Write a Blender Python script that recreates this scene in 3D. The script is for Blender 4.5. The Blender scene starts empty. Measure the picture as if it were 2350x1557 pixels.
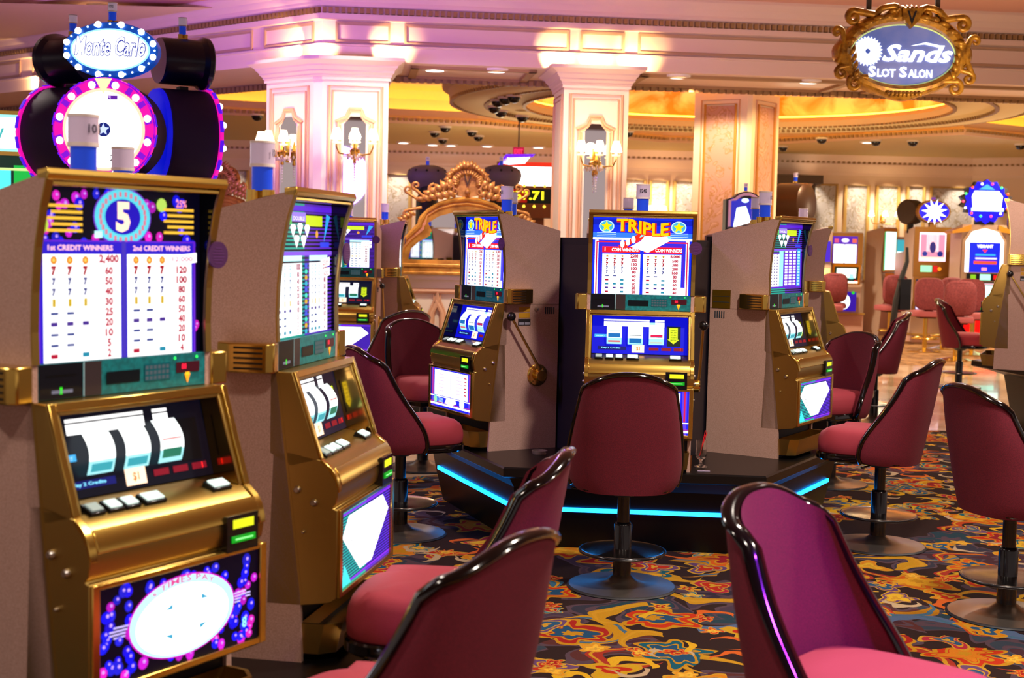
import bpy, bmesh, math, random
from mathutils import Vector, Matrix
random.seed(7)
S = bpy.context.scene
COL = S.collection
pi = math.pi
# ------------------------------------------------------------------ camera
CAMZ, FPX, ROLL, PITCH = 1.638, 3160.0, 0.02198, 0.0717
_r0 = Vector((1, 0, 0)); _u0 = Vector((0, math.sin(PITCH), math.cos(PITCH)))
FWD = Vector((0, math.cos(PITCH), -math.sin(PITCH)))
RGT = _r0*math.cos(ROLL) + _u0*math.sin(ROLL)
UPV = -_r0*math.sin(ROLL) + _u0*math.cos(ROLL)
cd = bpy.data.cameras.new('camera'); cam = bpy.data.objects.new('camera', cd); COL.objects.link(cam)
cd.sensor_width = 36; cd.sensor_fit = 'HORIZONTAL'; cd.lens = FPX/2350*36
cd.clip_start = .05; cd.clip_end = 200
cd.dof.use_dof = True; cd.dof.focus_distance = 6.6; cd.dof.aperture_fstop = 4.5
m = Matrix((RGT, UPV, -FWD)).transposed().to_4x4(); m.translation = (0, 0, CAMZ)
cam.matrix_world = m
S.camera = cam
S.view_settings.view_transform = 'Standard'; S.view_settings.look = 'None'
S.view_settings.gamma = 1; S.view_settings.use_curve_mapping = False
S.view_settings.exposure = 0.15
# ------------------------------------------------------------------ world
w = bpy.data.worlds.new('world'); S.world = w; w.use_nodes = True
w.node_tree.nodes['Background'].inputs[0].default_value = (.60, .45, .41, 1)
w.node_tree.nodes['Background'].inputs[1].default_value = .75
# ------------------------------------------------------------------ lights (lamps of the room and added tint spots)
def lamp(kind, name, loc, energy, color, target=None, size=.1, spot=60, blend=.3):
    l = bpy.data.lights.new(name, kind); l.energy = energy; l.color = color
    if kind in ('POINT', 'SPOT'): l.shadow_soft_size = size
    if kind == 'SPOT': l.spot_size = math.radians(spot); l.spot_blend = blend
    o = bpy.data.objects.new(name, l); COL.objects.link(o); o.location = loc
    if target is not None:
        o.rotation_euler = (Vector(target)-Vector(loc)).to_track_quat('-Z', 'Y').to_euler()
    return o
WARM = (1, .72, .48); WHITE = (1, .86, .74); PURP = (.42, .16, 1); MAG = (1, .2, .75); BLUE = (.15, .25, 1); AMB = (1, .58, .14)
# ceiling downlights over the front hall, the partition one added to brighten it
for x, y, e in ((-3.4, 2.0, 220), (.6, 1.0, 240), (3.6, 2.6, 420), (-2.6, 6.0, 260), (1.6, 4.6, 720), (4.6, 8.0, 560), (-.5, 12.6, 420), (3.2, 11.6, 330), (-5, 11.0, 260)):
    lamp('SPOT', 'downlight_lamp', (x, y, 4.2), e, WHITE, (x, y, 0), .18, 130, .6)
# unseen spots added to tint the hall cornice, purple and pink left, warm right
lamp('SPOT', 'added_purple_wash', (-4.6, 10.6, 2.6), 600, (.36, .14, 1), (-3.4, 15.6, 3.9), .4, 100, 1)
lamp('SPOT', 'added_purple_wash', (-1.4, 10.0, 2.4), 220, (.4, .16, 1), (-1.0, 14.2, 3.9), .4, 90, 1)
lamp('SPOT', 'added_warm_wash', (3.6, 9.6, 2.0), 190, (1, .74, .55), (3.8, 14.6, 4.0), .4, 100, 1)
lamp('SPOT', 'added_warm_wash', (.8, 9.4, 2.2), 60, (1, .62, .6), (1.2, 14.2, 3.9), .4, 90, 1)
lamp('SPOT', 'added_pink_wash', (-4.5, 8.5, 1.9), 170, (1, .5, .6), (-5.0, 14.0, 4.4), .5, 100, 1)
lamp('SPOT', 'added_stool_tint_lamp', (3.4, 1.3, 3.4), 1300, (.34, .03, 1), (.80, 3.3, .72), .12, 17, .6)  # added narrow spot that turns the near stool's inner back purple
lamp('SPOT', 'added_violet_lamp', (-2.6, 5.9, 3.6), 200, PURP, (-.1, 7.8, 1.1), .2, 40, .8)  # added spot for the violet cast on the left-turned TRIPLE machine
# ceiling lamps of the salon behind the beam
for x, y, e in ((-3.5, 18.5, 300), (0, 23.5, 420), (4.6, 23.4, 560), (8.6, 23.0, 560), (2.2, 24.9, 380), (7.2, 19.0, 380), (4.6, 17.2, 240)):
    lamp('SPOT', 'salon_downlight_lamp', (x, y, 3.36), e, (1, .86, .58), (x, y, 0), .15, 140, .6)
for x, y, e in ((.2, 21.5, 90), (4, 20.5, 90), (8, 19.5, 90)):
    lamp('POINT', 'salon_fill_lamp', (x, y, 1.9), e, (1, .82, .55), None, .5)  # fill points in mid-air at head height, without a fixture

# ------------------------------------------------------------------ materials
def lin(h):
    if isinstance(h, str):
        h = h.lstrip('#'); h = [int(h[i:i+2], 16)/255 for i in (0, 2, 4)]
    return tuple((c/12.92 if c <= .04045 else ((c+.055)/1.055)**2.4) for c in h) + (1,)
MATS = {}
def mat(name, color='#808080', rough=.5, metal=0, emit=0, noise=None, bump=0, bscale=200, coat=0, trans=0, ecolor=None, ior=1.45, spec=.5):
    if name in MATS: return MATS[name]
    mt = bpy.data.materials.new(name); mt.use_nodes = True; nt = mt.node_tree; b = nt.nodes['Principled BSDF']
    c = lin(color); b.inputs['Base Color'].default_value = c
    b.inputs['Roughness'].default_value = rough; b.inputs['Metallic'].default_value = metal
    b.inputs['Coat Weight'].default_value = coat; b.inputs['Transmission Weight'].default_value = trans
    b.inputs['IOR'].default_value = ior; b.inputs['Specular IOR Level'].default_value = spec
    if emit:
        b.inputs['Emission Color'].default_value = lin(ecolor or color); b.inputs['Emission Strength'].default_value = emit
    if noise:
        c2, sc, lo, hi = noise
        tc = nt.nodes.new('ShaderNodeTexCoord'); nz = nt.nodes.new('ShaderNodeTexNoise'); nz.inputs['Scale'].default_value = sc; nz.inputs['Detail'].default_value = 5
        nt.links.new(tc.outputs['Object'], nz.inputs['Vector'])
        rp = nt.nodes.new('ShaderNodeValToRGB'); rp.color_ramp.elements[0].position = lo; rp.color_ramp.elements[1].position = hi
        rp.color_ramp.elements[0].color = c; rp.color_ramp.elements[1].color = lin(c2)
        nt.links.new(nz.outputs['Fac'], rp.inputs['Fac']); nt.links.new(rp.outputs['Color'], b.inputs['Base Color'])
    if bump:
        tc = nt.nodes.new('ShaderNodeTexCoord'); nz = nt.nodes.new('ShaderNodeTexNoise'); nz.inputs['Scale'].default_value = bscale
        nt.links.new(tc.outputs['Object'], nz.inputs['Vector'])
        bp = nt.nodes.new('ShaderNodeBump'); bp.inputs['Strength'].default_value = bump; bp.inputs['Distance'].default_value = .002
        nt.links.new(nz.outputs['Fac'], bp.inputs['Height']); nt.links.new(bp.outputs['Normal'], b.inputs['Normal'])
    MATS[name] = mt; return mt
def ink(h, e=1.0):
    """colour of a printed or backlit area; e is how strongly it glows"""
    n = 'ink_%s_%d' % (h.lstrip('#'), round(e*100))
    if n in MATS: return MATS[n]
    mt = bpy.data.materials.new(n); mt.use_nodes = True; b = mt.node_tree.nodes['Principled BSDF']
    b.inputs['Base Color'].default_value = tuple(c*.25 for c in lin(h)[:3])+(1,)
    b.inputs['Roughness'].default_value = .35; b.inputs['Specular IOR Level'].default_value = .25
    b.inputs['Emission Color'].default_value = lin(h); b.inputs['Emission Strength'].default_value = e
    if e < 1.3: mt.cycles.emission_sampling = 'NONE'
    MATS[n] = mt; return mt

LAM = mat('laminate', '#b8968a', .5, noise=('#a07e70', 260, .35, .65))
BRASS = mat('brass', '#e0bc5c', .2, 1)
BRASSD = mat('brushed_brass', '#b0924e', .34, 1, bump=.15, bscale=600)
BLACKG = mat('black_gloss', '#0b0b10', .22, coat=.2)
BLACKM = mat('black_matte', '#121118', .55)
DARKG = mat('dark_glass', '#05070f', .08, coat=.4)
STEEL = mat('steel', '#b9b4b0', .3, 1)
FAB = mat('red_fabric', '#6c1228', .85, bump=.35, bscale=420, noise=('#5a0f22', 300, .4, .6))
LACQ = mat('black_lacquer', '#070506', .12, coat=.4)
CREAM = mat('cream_paint', '#e6cdbb', .55)
CREAM2 = mat('ivory_paint', '#eee0c4', .5)
TAN = mat('tan_paint', '#c9a383', .6)
CEILM_ = mat('ceiling_paint', '#d8b59c', .7)
GOLDP = mat('gold_paint', '#d89c40', .34, .35, noise=('#a06c28', 9, .4, .7))
BEADM = mat('antique_gold_bead', '#9a7a4e', .5, .3)
GOLDF = mat('gilt_wood', '#c48c46', .38, .45, noise=('#8a5826', 16, .42, .68))
MIRR = mat('mirror_glass', '#e8e8ee', .02, 1)
CRYS = mat('crystal', '#fff6e6', .05, trans=.6, ior=1.5)
DAMB = None
def node_mat(name): 
    mt = bpy.data.materials.new(name); mt.use_nodes = True; MATS[name] = mt
    return mt, mt.node_tree, mt.node_tree.nodes['Principled BSDF']
def damask(name, c1, c2, c3):
    mt, nt, b = node_mat(name); N = nt.nodes.new; L = nt.links.new
    tc = N('ShaderNodeTexCoord'); n1 = N('ShaderNodeTexNoise'); n1.inputs['Scale'].default_value = 5; n1.inputs['Detail'].default_value = 3; n1.inputs['Distortion'].default_value = 2.2
    L(tc.outputs['Object'], n1.inputs['Vector'])
    r = N('ShaderNodeValToRGB'); e = r.color_ramp.elements; e[0].position = .40; e[1].position = .62
    e[0].color = lin(c1); e[1].color = lin(c2); k = e.new(.52); k.color = lin(c1); k = e.new(.55); k.color = lin(c3)
    L(n1.outputs['Fac'], r.inputs['Fac']); L(r.outputs['Color'], b.inputs['Base Color']); b.inputs['Roughness'].default_value = .5
    return mt
DAM = damask('silver_damask', '#b6b0ae', '#cac4c2', '#8f7f60')
DAMC = damask('rose_damask', '#c59a8a', '#d0a594', '#b07f48')

# ------------------------------------------------------------------ mesh builder
class MB:
    def __init__(s): s.v = []; s.f = []; s.mi = []; s.mats = []; s.c = 0; s.X = None
    def m(s, mt):
        if mt not in s.mats: s.mats.append(mt)
        s.c = s.mats.index(mt); return s
    def av(s, pts):
        i = len(s.v)
        for p in pts:
            p = Vector(p)
            s.v.append(s.X @ p if s.X is not None else p)
        return i
    def face(s, idx): s.f.append(tuple(idx)); s.mi.append(s.c)
    def poly(s, pts): i = s.av(pts); s.face(range(i, i+len(pts))); return s
    def box(s, x0, x1, y0, y1, z0, z1):
        i = s.av([(x, y, z) for z in (z0, z1) for y in (y0, y1) for x in (x0, x1)])
        for q in ((0, 2, 3, 1), (4, 5, 7, 6), (0, 1, 5, 4), (2, 6, 7, 3), (0, 4, 6, 2), (1, 3, 7, 5)): s.face([i+k for k in q])
        return s
    def prism(s, pts, fn, a, b):
        """pts 2d, fn(p, t) -> 3d ; extruded t=a..b"""
        n = len(pts); i = s.av([fn(p, a) for p in pts]); j = s.av([fn(p, b) for p in pts])
        s.face([i+k for k in range(n)][::-1]); s.face([j+k for k in range(n)])
        for k in range(n): s.face((i+k, i+(k+1) % n, j+(k+1) % n, j+k))
        return s
    def px(s, pts, x0, x1):  # profile in (forward, z), forward = -y
        return s.prism(pts, lambda p, t: (t, -p[0], p[1]), x0, x1)
    def pz(s, pts, z0, z1): return s.prism(pts, lambda p, t: (p[0], p[1], t), z0, z1)
    def rings(s, R, closed=True, caps=True):
        ids = [s.av(r) for r in R]; n = len(R[0])
        for a, b in zip(ids, ids[1:]):
            for k in range(n if closed else n-1): s.face((a+k, a+(k+1) % n, b+(k+1) % n, b+k))
        if caps and closed: s.face([ids[0]+k for k in range(n)][::-1]); s.face([ids[-1]+k for k in range(n)])
        return s
    def lathe(s, prof, n=24, c=(0, 0, 0), ax='z', sx=1, sy=1):
        def P(r, z, a):
            x, y = r*math.cos(a)*sx, r*math.sin(a)*sy
            q = {'z': (x, y, z), 'y': (x, z, y), 'x': (z, x, y)}[ax]
            return (c[0]+q[0], c[1]+q[1], c[2]+q[2])
        return s.rings([[P(max(r, 1e-4), z, 2*pi*k/n) for k in range(n)] for r, z in prof])
    def cyl(s, c, r, h, n=20, ax='z', r2=None): return s.lathe([(r, 0), (r if r2 is None else r2, h)], n, c, ax)
    def tube(s, path, r, n=8, closed=False, ell=None):
        P = [Vector(p) for p in path]; R = []; up = None
        for i, p in enumerate(P):
            a = P[i-1] if (i or closed) else P[0]; b = P[(i+1) % len(P)] if (i < len(P)-1 or closed) else P[-1]
            t = (b-a).normalized() if (b-a).length > 1e-9 else Vector((0, 0, 1))
            if up is None: up = t.orthogonal().normalized()
            up = (up - t*up.dot(t)); up = up.normalized() if up.length > 1e-6 else t.orthogonal().normalized()
            q = t.cross(up); rr = r[i] if isinstance(r, (list, tuple)) else r
            R.append([p + up*math.cos(2*pi*k/n)*rr + q*math.sin(2*pi*k/n)*rr for k in range(n)])
        if closed: R.append(R[0])
        return s.rings(R, True, not closed)
    def ball(s, c, r, n=12, m=8, sc=(1, 1, 1)):
        return s.rings([[(c[0]+r*sc[0]*math.sin(a)*math.cos(2*pi*k/n), c[1]+r*sc[1]*math.sin(a)*math.sin(2*pi*k/n), c[2]-r*sc[2]*math.cos(a)) for k in range(n)] for a in [max(.02, min(pi-.02, pi*j/m)) for j in range(m+1)]])
    def grid(s, fn, nu, nv):
        i = s.av([fn(u/nu, v/nv) for v in range(nv+1) for u in range(nu+1)])
        for v in range(nv):
            for u in range(nu): a = i+v*(nu+1)+u; s.face((a, a+1, a+nu+2, a+nu+1))
        return s
    def build(s, name, parent=None, smooth=40, bevel=0, fix=True):
        me = bpy.data.meshes.new(name); me.from_pydata([tuple(v) for v in s.v], [], s.f)
        for mt in s.mats: me.materials.append(mt)
        me.polygons.foreach_set('material_index', s.mi)
        if fix:
            bm = bmesh.new(); bm.from_mesh(me); bmesh.ops.recalc_face_normals(bm, faces=bm.faces); bm.to_mesh(me); bm.free()
        if smooth:
            me.polygons.foreach_set('use_smooth', [True]*len(me.polygons)); me.set_sharp_from_angle(angle=math.radians(smooth))
        me.update()
        o = bpy.data.objects.new(name, me); COL.objects.link(o)
        if parent is not None: o.parent = parent
        if bevel:
            b = o.modifiers.new('bevel', 'BEVEL'); b.width = bevel; b.segments = 2; b.limit_method = 'ANGLE'; b.angle_limit = math.radians(40)
        return o
def thing(name, label, cat, loc=(0, 0, 0), rz=0, group=None):
    o = bpy.data.objects.new(name, None); COL.objects.link(o); o.empty_display_size = .1
    o.location = loc; o.rotation_euler = (0, 0, rz); tag(o, label, cat, group); return o
def tag(o, label, cat, group=None):
    o['label'] = label; o['category'] = cat
    if group: o['group'] = group
    return o
def struct(o): o['kind'] = 'structure'; return o
def kids(o): return [c for c in bpy.data.objects if c.parent == o]
def dup(root, loc, rz, label, group=None, z=None):
    r = root.copy(); COL.objects.link(r); r.location = loc; r.rotation_euler = (0, 0, rz); r['label'] = label
    if group: r['group'] = group
    for ch in kids(root):
        c = ch.copy(); COL.objects.link(c); c.parent = r
        for g in kids(ch):
            d = g.copy(); COL.objects.link(d); d.parent = c
    return r
def ray(u, v): return FWD + RGT*((u-1175)/FPX) - UPV*((v-778.5)/FPX)
def atY(u, v, Y): d = ray(u, v); t = Y/d.y; return Vector((d.x*t, Y, CAMZ+d.z*t))
def atZ(u, v, z): d = ray(u, v); t = (z-CAMZ)/d.z; return Vector((d.x*t, d.y*t, z))
# ------------------------------------------------------------------ flat artwork (printed glass)
_txt = {}
def glyphs(s, bold=0, shear=0):
    k = (s, bold, shear)
    if k in _txt: return _txt[k]
    cu = bpy.data.curves.new('t', 'FONT'); cu.body = s; cu.resolution_u = 2; cu.offset = bold; cu.shear = shear
    o = bpy.data.objects.new('t', cu); me = o.to_mesh()
    vs = [(v.co.x, v.co.y) for v in me.vertices]; fs = [tuple(p.vertices) for p in me.polygons]
    o.to_mesh_clear(); bpy.data.objects.remove(o); bpy.data.curves.remove(cu)
    if vs:
        x0 = min(v[0] for v in vs); x1 = max(v[0] for v in vs); y0 = min(v[1] for v in vs); y1 = max(v[1] for v in vs)
    else: x0 = x1 = y0 = y1 = 0
    vs = [(v[0]-x0, v[1]-y0) for v in vs]
    _txt[k] = (vs, fs, max(x1-x0, 1e-3), max(y1-y0, 1e-3)); return _txt[k]
class Art:
    """draws on a plane: origin o, unit axes a (right), b (up); n towards the viewer"""
    def __init__(s, o, a, b, step=.0006):
        s.o = Vector(o); s.a = Vector(a).normalized(); s.b = Vector(b).normalized(); s.n = s.a.cross(s.b).normalized(); s.k = 0; s.step = step; s.mb = MB()
    def P(s, u, v): return s.o + s.a*u + s.b*v + s.n*(s.k*s.step)
    def poly(s, pts, c, e=1): s.mb.m(ink(c, e) if isinstance(c, str) else c).poly([s.P(*p) for p in pts]); return s
    def rect(s, u0, v0, u1, v1, c, e=1): return s.poly([(u0, v0), (u1, v0), (u1, v1), (u0, v1)], c, e)
    def up(s): s.k += 1; return s
    def disc(s, u, v, r, c, e=1, n=20, ry=None, rot=0):
        ry = r if ry is None else ry
        return s.poly([(u+r*math.cos(2*pi*k/n)*math.cos(rot)-ry*math.sin(2*pi*k/n)*math.sin(rot), v+r*math.cos(2*pi*k/n)*math.sin(rot)+ry*math.sin(2*pi*k/n)*math.cos(rot)) for k in range(n)], c, e)
    def star(s, u, v, r, c, e=1, n=5, q=.45, a0=pi/2):
        return s.poly([(u+r*(1 if k % 2 == 0 else q)*math.cos(a0+pi*k/n), v+r*(1 if k % 2 == 0 else q)*math.sin(a0+pi*k/n)) for k in range(2*n)], c, e)
    def text(s, t, u, v, h, c, e=1, w=None, al='c', bold=.02, shear=0, fn=None):
        vs, fs, W, H = glyphs(t, bold, shear)
        sy = h/H; sx = (w/W) if w else sy*.9
        ox = u - (W*sx/2 if al == 'c' else (W*sx if al == 'r' else 0))
        mb = s.mb.m(ink(c, e) if isinstance(c, str) else c)
        pts = [(ox+x*sx, v+y*sy) for x, y in vs]
        if fn: pts = [fn(*p) for p in pts]
        i = mb.av([s.P(*p) for p in pts])
        for f in fs: mb.face([i+k for k in f])
        return s
    def build(s, name, parent): return s.mb.build(name, parent, smooth=0, fix=False)
# ------------------------------------------------------------------ slot machine artwork
def table(A, u0, v0, u1, v1, rows, cols, num='#c01040', mode=0):
    """pay table: three symbols and a red number on each row"""
    w = u1-u0; h = (v1-v0)/len(rows)
    for i, (kind, n) in enumerate(rows):
        y = v1-h*(i+.5)
        for k in range(3):
            x = u0+w*(.13+.2*k)
            if kind == 's': A.star(x, y, h*.42, '#c89c00', .8)
            elif kind == 'o': A.disc(x, y, h*.4, '#e08a20', .9, 12); A.disc(x, y, h*.0+h*.18, '#ffe070', 1, 8)
            elif kind == '7': A.text('7', x, y-h*.46, h*.92, '#b00828', .7, bold=.10)
            elif kind == '8': A.text('7', x, y-h*.36, h*.72, '#182c90', .6, bold=.09)
            elif kind == '-': A.rect(x-h*.4, y-h*.2, x+h*.4, y+h*.2, '#4a3090', .9)
            elif kind == '=':
                if k < 2: A.rect(x-h*.4, y-h*.13, x+h*.5, y+h*.13, '#40509c', .7)
            elif kind == 'b': A.rect(x-h*.42, y-h*.22, x+h*.42, y+h*.22, '#1f8aa8', .9)
            elif kind == 'c':
                if k == 2: A.rect(x-h*.42, y-h*.22, x+h*.42, y+h*.22, '#1f8aa8', .9)
                if k == 0: A.rect(x-h*.42, y-h*.22, x+h*.42, y+h*.2, '#b01838', .9)
            elif kind == 'd': A.disc(x, y, h*.36, '#7ab0c8', 1, 12); A.disc(x, y, h*.2, '#e8f8ff', 1.4, 8)
            elif kind == 'y': A.rect(x-h*.2, y-h*.38, x+h*.2, y+h*.38, '#c8a828', .95)
        A.text(n, u0+w*.84, y-h*.40, h*(.80 if i else .95), num, .7, w=min(w*.27, h*.5*len(n)), bold=.05)
WHT = '#ffffff'
def art_star(A, w, h):
    A.rect(0, 0, w, h, '#1028d8', 1.2).up()
    A.rect(0, h*.72, w, h*.80, '#2f74e8', 1.1); A.rect(0, h*.9, w, h*.97, '#0a20c0', 1)
    A.rect(.0, h*.705, w, h*.735, WHT, 1.6); A.rect(.012, 0, .03, h*.7, WHT, 1.6); A.rect(w-.03, 0, w-.012, h*.7, WHT, 1.6)
    A.up(); A.rect(.018, 0, .025, h*.685, '#d02050', 1); A.rect(w-.025, 0, w-.018, h*.685, '#d02050', 1); A.rect(.018, h*.67, w-.018, h*.69, '#d02050', 1)
    A.rect(.036, 0, .046, h*.645, '#4420c8', 1); A.rect(w-.046, 0, w-.036, h*.645, '#4420c8', 1)
    A.rect(.036, h*.625, w-.036, h*.65, '#4420c8', 1)
    for u in (.07, w-.07):
        A.disc(u, h*.88, .04, '#bfe6ff', 1.2, 24, .032)
        A.up(); A.disc(u, h*.88, .034, '#48b8d8', 1, 24, .027); A.up(); A.star(u, h*.88, .03, '#ffd800', 1.2); A.up()
        for k in range(3): A.rect(u-.05, h*(.795-.022*k), u+.05, h*(.803-.022*k), '#c8e8ff', 1)
    A.up(); A.rect(.05, h*.54, w*.48, h*.62, '#e01428', 1.1); A.rect(w*.52, h*.54, w-.05, h*.62, '#e01428', 1.1)
    A.poly([(w*.26, h*.63), (w*.46, h*.79), (w*.58, h*.82), (w*.62, h*.76), (w*.42, h*.68), (w*.3, h*.58)], '#e82818', 1.1)
    A.up(); A.text('1', .065, h*.555, h*.05, WHT, 1.6); A.text('COIN WINNERS', .17, h*.557, h*.045, WHT, 1.6, w=.14); A.text('2', w*.54, h*.555, h*.05, WHT, 1.6); A.text('COIN WINNERS', w*.77, h*.557, h*.045, WHT, 1.6, w=.14)
    for k in range(3): A.disc(w*(.30+.055*k), h*(.655+.028*k), .011, WHT, 1.8, 14, .02)
    A.poly([(w*.38, h*.62), (w*.49, h*.70), (w*.52, h*.76), (w*.75, h*.77), (w*.77, h*.70), (w*.66, h*.62), (w*.56, h*.545), (w*.48, h*.58)], '#f8ffff', 1.6)
    A.poly([(w*.47, h*.74), (w*.5, h*.8), (w*.55, h*.78)], '#7ae0e8', 1.2); A.poly([(w*.72, h*.74), (w*.77, h*.81), (w*.79, h*.73)], '#7ae0e8', 1.2)
    A.up()
    def wav(x, y): return (x, y + .012*math.cos((x/w-.3)*9))
    A.text('TRIPLE', w*.5+.005, h*.782, h*.178, '#d82408', 1, w=w*.545, bold=.07, fn=wav); A.up(); A.text('TRIPLE', w*.5, h*.792, h*.168, '#ffc000', 1.15, w=w*.525, bold=.03, fn=wav)
    for u0, u1, a in ((.052, w*.485, ('2500', '250', '150', '100', '80', '40', '40', '50', '20', '20')), (w*.515, w-.052, ('6,000', '500', '300', '200', '160', '80', '80', '60', '40', '40'))):
        A.rect(u0, 0, u1, h*.525, WHT, 1.25)
        A.k += 1; table(A, u0, .002, u1, h*.52, list(zip(('s', '7', '7', '8', '8', '=', 'c', 'b', '-', 'c'), a)), 3); A.k -= 1
    A.up(); A.rect(w-.062, .0, w-.03, h*.1, WHT, 1.8)
def gems(A, w, h, n, seed, r=.013, e=1.0):
    n = int(n*1.5); rd = random.Random(seed)
    for k in range(n):
        u, v = rd.uniform(.012, w-.012), rd.uniform(.012, h-.012); c = rd.choice(('#1010ff', '#1418e8', '#2020d0', '#c018c8', '#e020c0', '#1c10e0'))
        q = rd.uniform(.75, 1.1)*r
        A.disc(u, v, q, c, e*rd.uniform(.7, 1.2), 12, q*rd.uniform(.9, 1.2)); A.k += .4; A.disc(u+.2*q, v+.2*q, q*.3, '#c8a0ff', e, 6); A.k -= .38
def art_five(A, w, h):
    A.rect(0, 0, w, h, '#06041c', .6).up(); gems(A, w, h, 110, 3); A.k = 4
    cx, cy = w*.50, h*.835
    A.disc(cx, cy, .090, '#7038c8', 1, 36, .070); A.up(); A.disc(cx, cy, .086, '#58d0e0', 1.1, 36, .066)
    A.up(); A.disc(cx, cy, .055, '#2010b0', 1.1, 30, .042); A.up()
    A.text('5', cx, cy-.036, .072, '#ffd0b0', 1.5, w=.045, bold=.05)
    for k in range(26):
        a = 2*pi*k/26; A.rect(cx+.07*math.cos(a)-.004, cy+.054*math.sin(a)-.006, cx+.07*math.cos(a)+.004, cy+.054*math.sin(a)+.006, '#d87890', 1)
    for u in (w*.16, w*.85):
        for k in range(5): A.rect(u-.05+(.012 if k % 2 else 0), h*(.88-.035*k), u+.052, h*(.897-.035*k), '#f0b838', 1.1)
    A.text('25%', w*.87, h*.905, h*.045, '#ff90a0', 1.2)
    A.disc(w*.03, h*.86, .018, '#50c860', 1, 12); A.disc(w*.03, h*.78, .022, '#b8d840', 1, 12); A.disc(w*.74, h*.915, .017, '#b8e060', 1, 12)
    A.rect(w*.33, h*.71, w*.375, h*.75, '#b8f0ff', 1.3)
    A.rect(.004, 0, w-.02, h*.695, '#6020c8', 1); A.up(); A.rect(.012, 0, w-.028, h*.685, '#2a18c0', 1); A.up()
    A.rect(w*.487, 0, w*.513, h*.69, '#4030b0', 1)
    A.text('1st CREDIT WINNERS', w*.25, h*.635, h*.032, '#ffc0c8', 1.3, w=.19); A.text('2nd CREDIT WINNERS', w*.74, h*.635, h*.032, '#ffc0c8', 1.3, w=.19)
    for u0, u1, a in ((.02, w*.48, ('2,400', '60', '50', '40', '30', '25', '20', '10', '5', '2')), (w*.52, w-.035, ('12,000', '120', '100', '80', '60', '50', '40', '20', '10', '4'))):
        A.rect(u0, 0, u1, h*.615, WHT, 1.35)
        A.k += 1; table(A, u0, .002, u1, h*.61, list(zip(('o', '7', '8', '8', 'y', '=', '-', '=', '=', 'c'), a)), 3); A.k -= 1
    A.up(); A.up(); A.poly([(w*.78, h*.54), (w*.965, h*.565), (w*.965, h*.625), (w*.78, h*.605)], WHT, 1.4); A.up(); A.text('12,000', w*.87, h*.565, h*.036, '#d84870', 1, w=.07)
def art_diamond(A, w, h, grid=False):
    A.rect(0, 0, w, h, '#08102c', .7).up()
    for k in range(34):
        A.rect(0, h*k/34, w*.5, h*(k+.5)/34, '#18a898', .8); A.rect(w*.5, h*k/34, w, h*(k+.5)/34, '#5a28c0', .8)
    A.up(); A.rect(0, h*.93, w, h*.97, '#5a20d8', 1); A.rect(w*.05, h*.83, w*.28, h*.9, '#50d060', 1); A.rect(w*.52, h*.82, w*.82, h*.9, '#c8e020', 1.1); A.rect(w*.28, h*.85, w*.52, h*.92, '#a080f0', 1)
    A.poly([(w*.85, h*.7), (w*.97, h*.9), (w*.9, h*.92)], '#30a8f0', 1); A.disc(w*.72, h*.76, .012, '#e8a030', 1, 10)
    A.rect(w*.78, h*.66, w*.95, h*.7, '#3040e0', 1)
    A.up()
    for u, v in ((.3, .78), (.42, .79), (.54, .78), (.36, .7), (.48, .7)):
        A.poly([(w*(u-.048), h*(v+.03)), (w*(u-.028), h*(v+.05)), (w*(u+.028), h*(v+.05)), (w*(u+.048), h*(v+.03)), (w*u, h*(v-.045))], WHT, 1.35)
    A.text('DOUBLE', w*.4, h*.86, h*.03, '#e8e8ff', 1.2, w=.1)
    A.rect(0, h*.6, w, h*.63, '#8050e0', 1)
    if not grid:
        for u0, u1, a in ((.01, w*.45, ('1000', '80', '40', '25', '20', '10', '10', '5', '2', '2')), (w*.58, w-.045, ('2500', '1600', '80', '50', '40', '20', '20', '10', '4', '4'))):
            A.rect(u0, h*.56, u1, h*.6, '#b8f0f8', 1.3); A.rect(u0, .005, u1, h*.545, '#f4ffff', 1.25)
            A.k += 1; table(A, u0, .006, u1, h*.54, list(zip(('d', 'd', '8', '8', '8', 'y', '-', '=', '=', 'b'), a)), 3, '#a83060'); A.k -= 1
        A.up(); A.up()
        for k in range(12): A.disc(w*.515, h*(.03+.045*k), .012, ('#28b0d0', '#d8b020', '#40e0c0', '#3858e0')[k % 4], .9, 8, .008)
        for v, t in ((.5, '2500'), (.42, '1600')):
            A.poly([(w*.78, h*v), (w*.95, h*(v+.02)), (w*.95, h*(v+.085)), (w*.78, h*(v+.06))], WHT, 1.6); A.k += 1; A.text(t, w*.865, h*(v+.02), h*.04, '#d03040', 1, w=.055); A.k -= 1
    else:
        A.rect(0, .03, w, h*.58, '#5818c8', 1); A.up(); A.rect(.01, .04, w*.3, h*.56, '#f4ffff', 1.25); A.rect(w*.3, .04, w*.42, h*.6, '#90e8f0', 1.2)
        A.rect(w*.84, .04, w*.95, h*.64, '#3090f0', 1.1)
        A.up()
        for r in range(12):
            for k in range(3): A.rect(w*(.47+.125*k), .046+r*h*.042, w*(.55+.125*k), .046+r*h*.042+h*.026, '#fff0ff', 1.6)
            A.rect(w*.86, .046+r*h*.042, w*.93, .046+r*h*.042+h*.026, '#a0e8ff', 1.3)
            for k in range(3): A.rect(w*(.06+.08*k), .05+r*h*.042, w*(.09+.08*k), .05+r*h*.042+h*.02, '#8878b0', .8)
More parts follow.
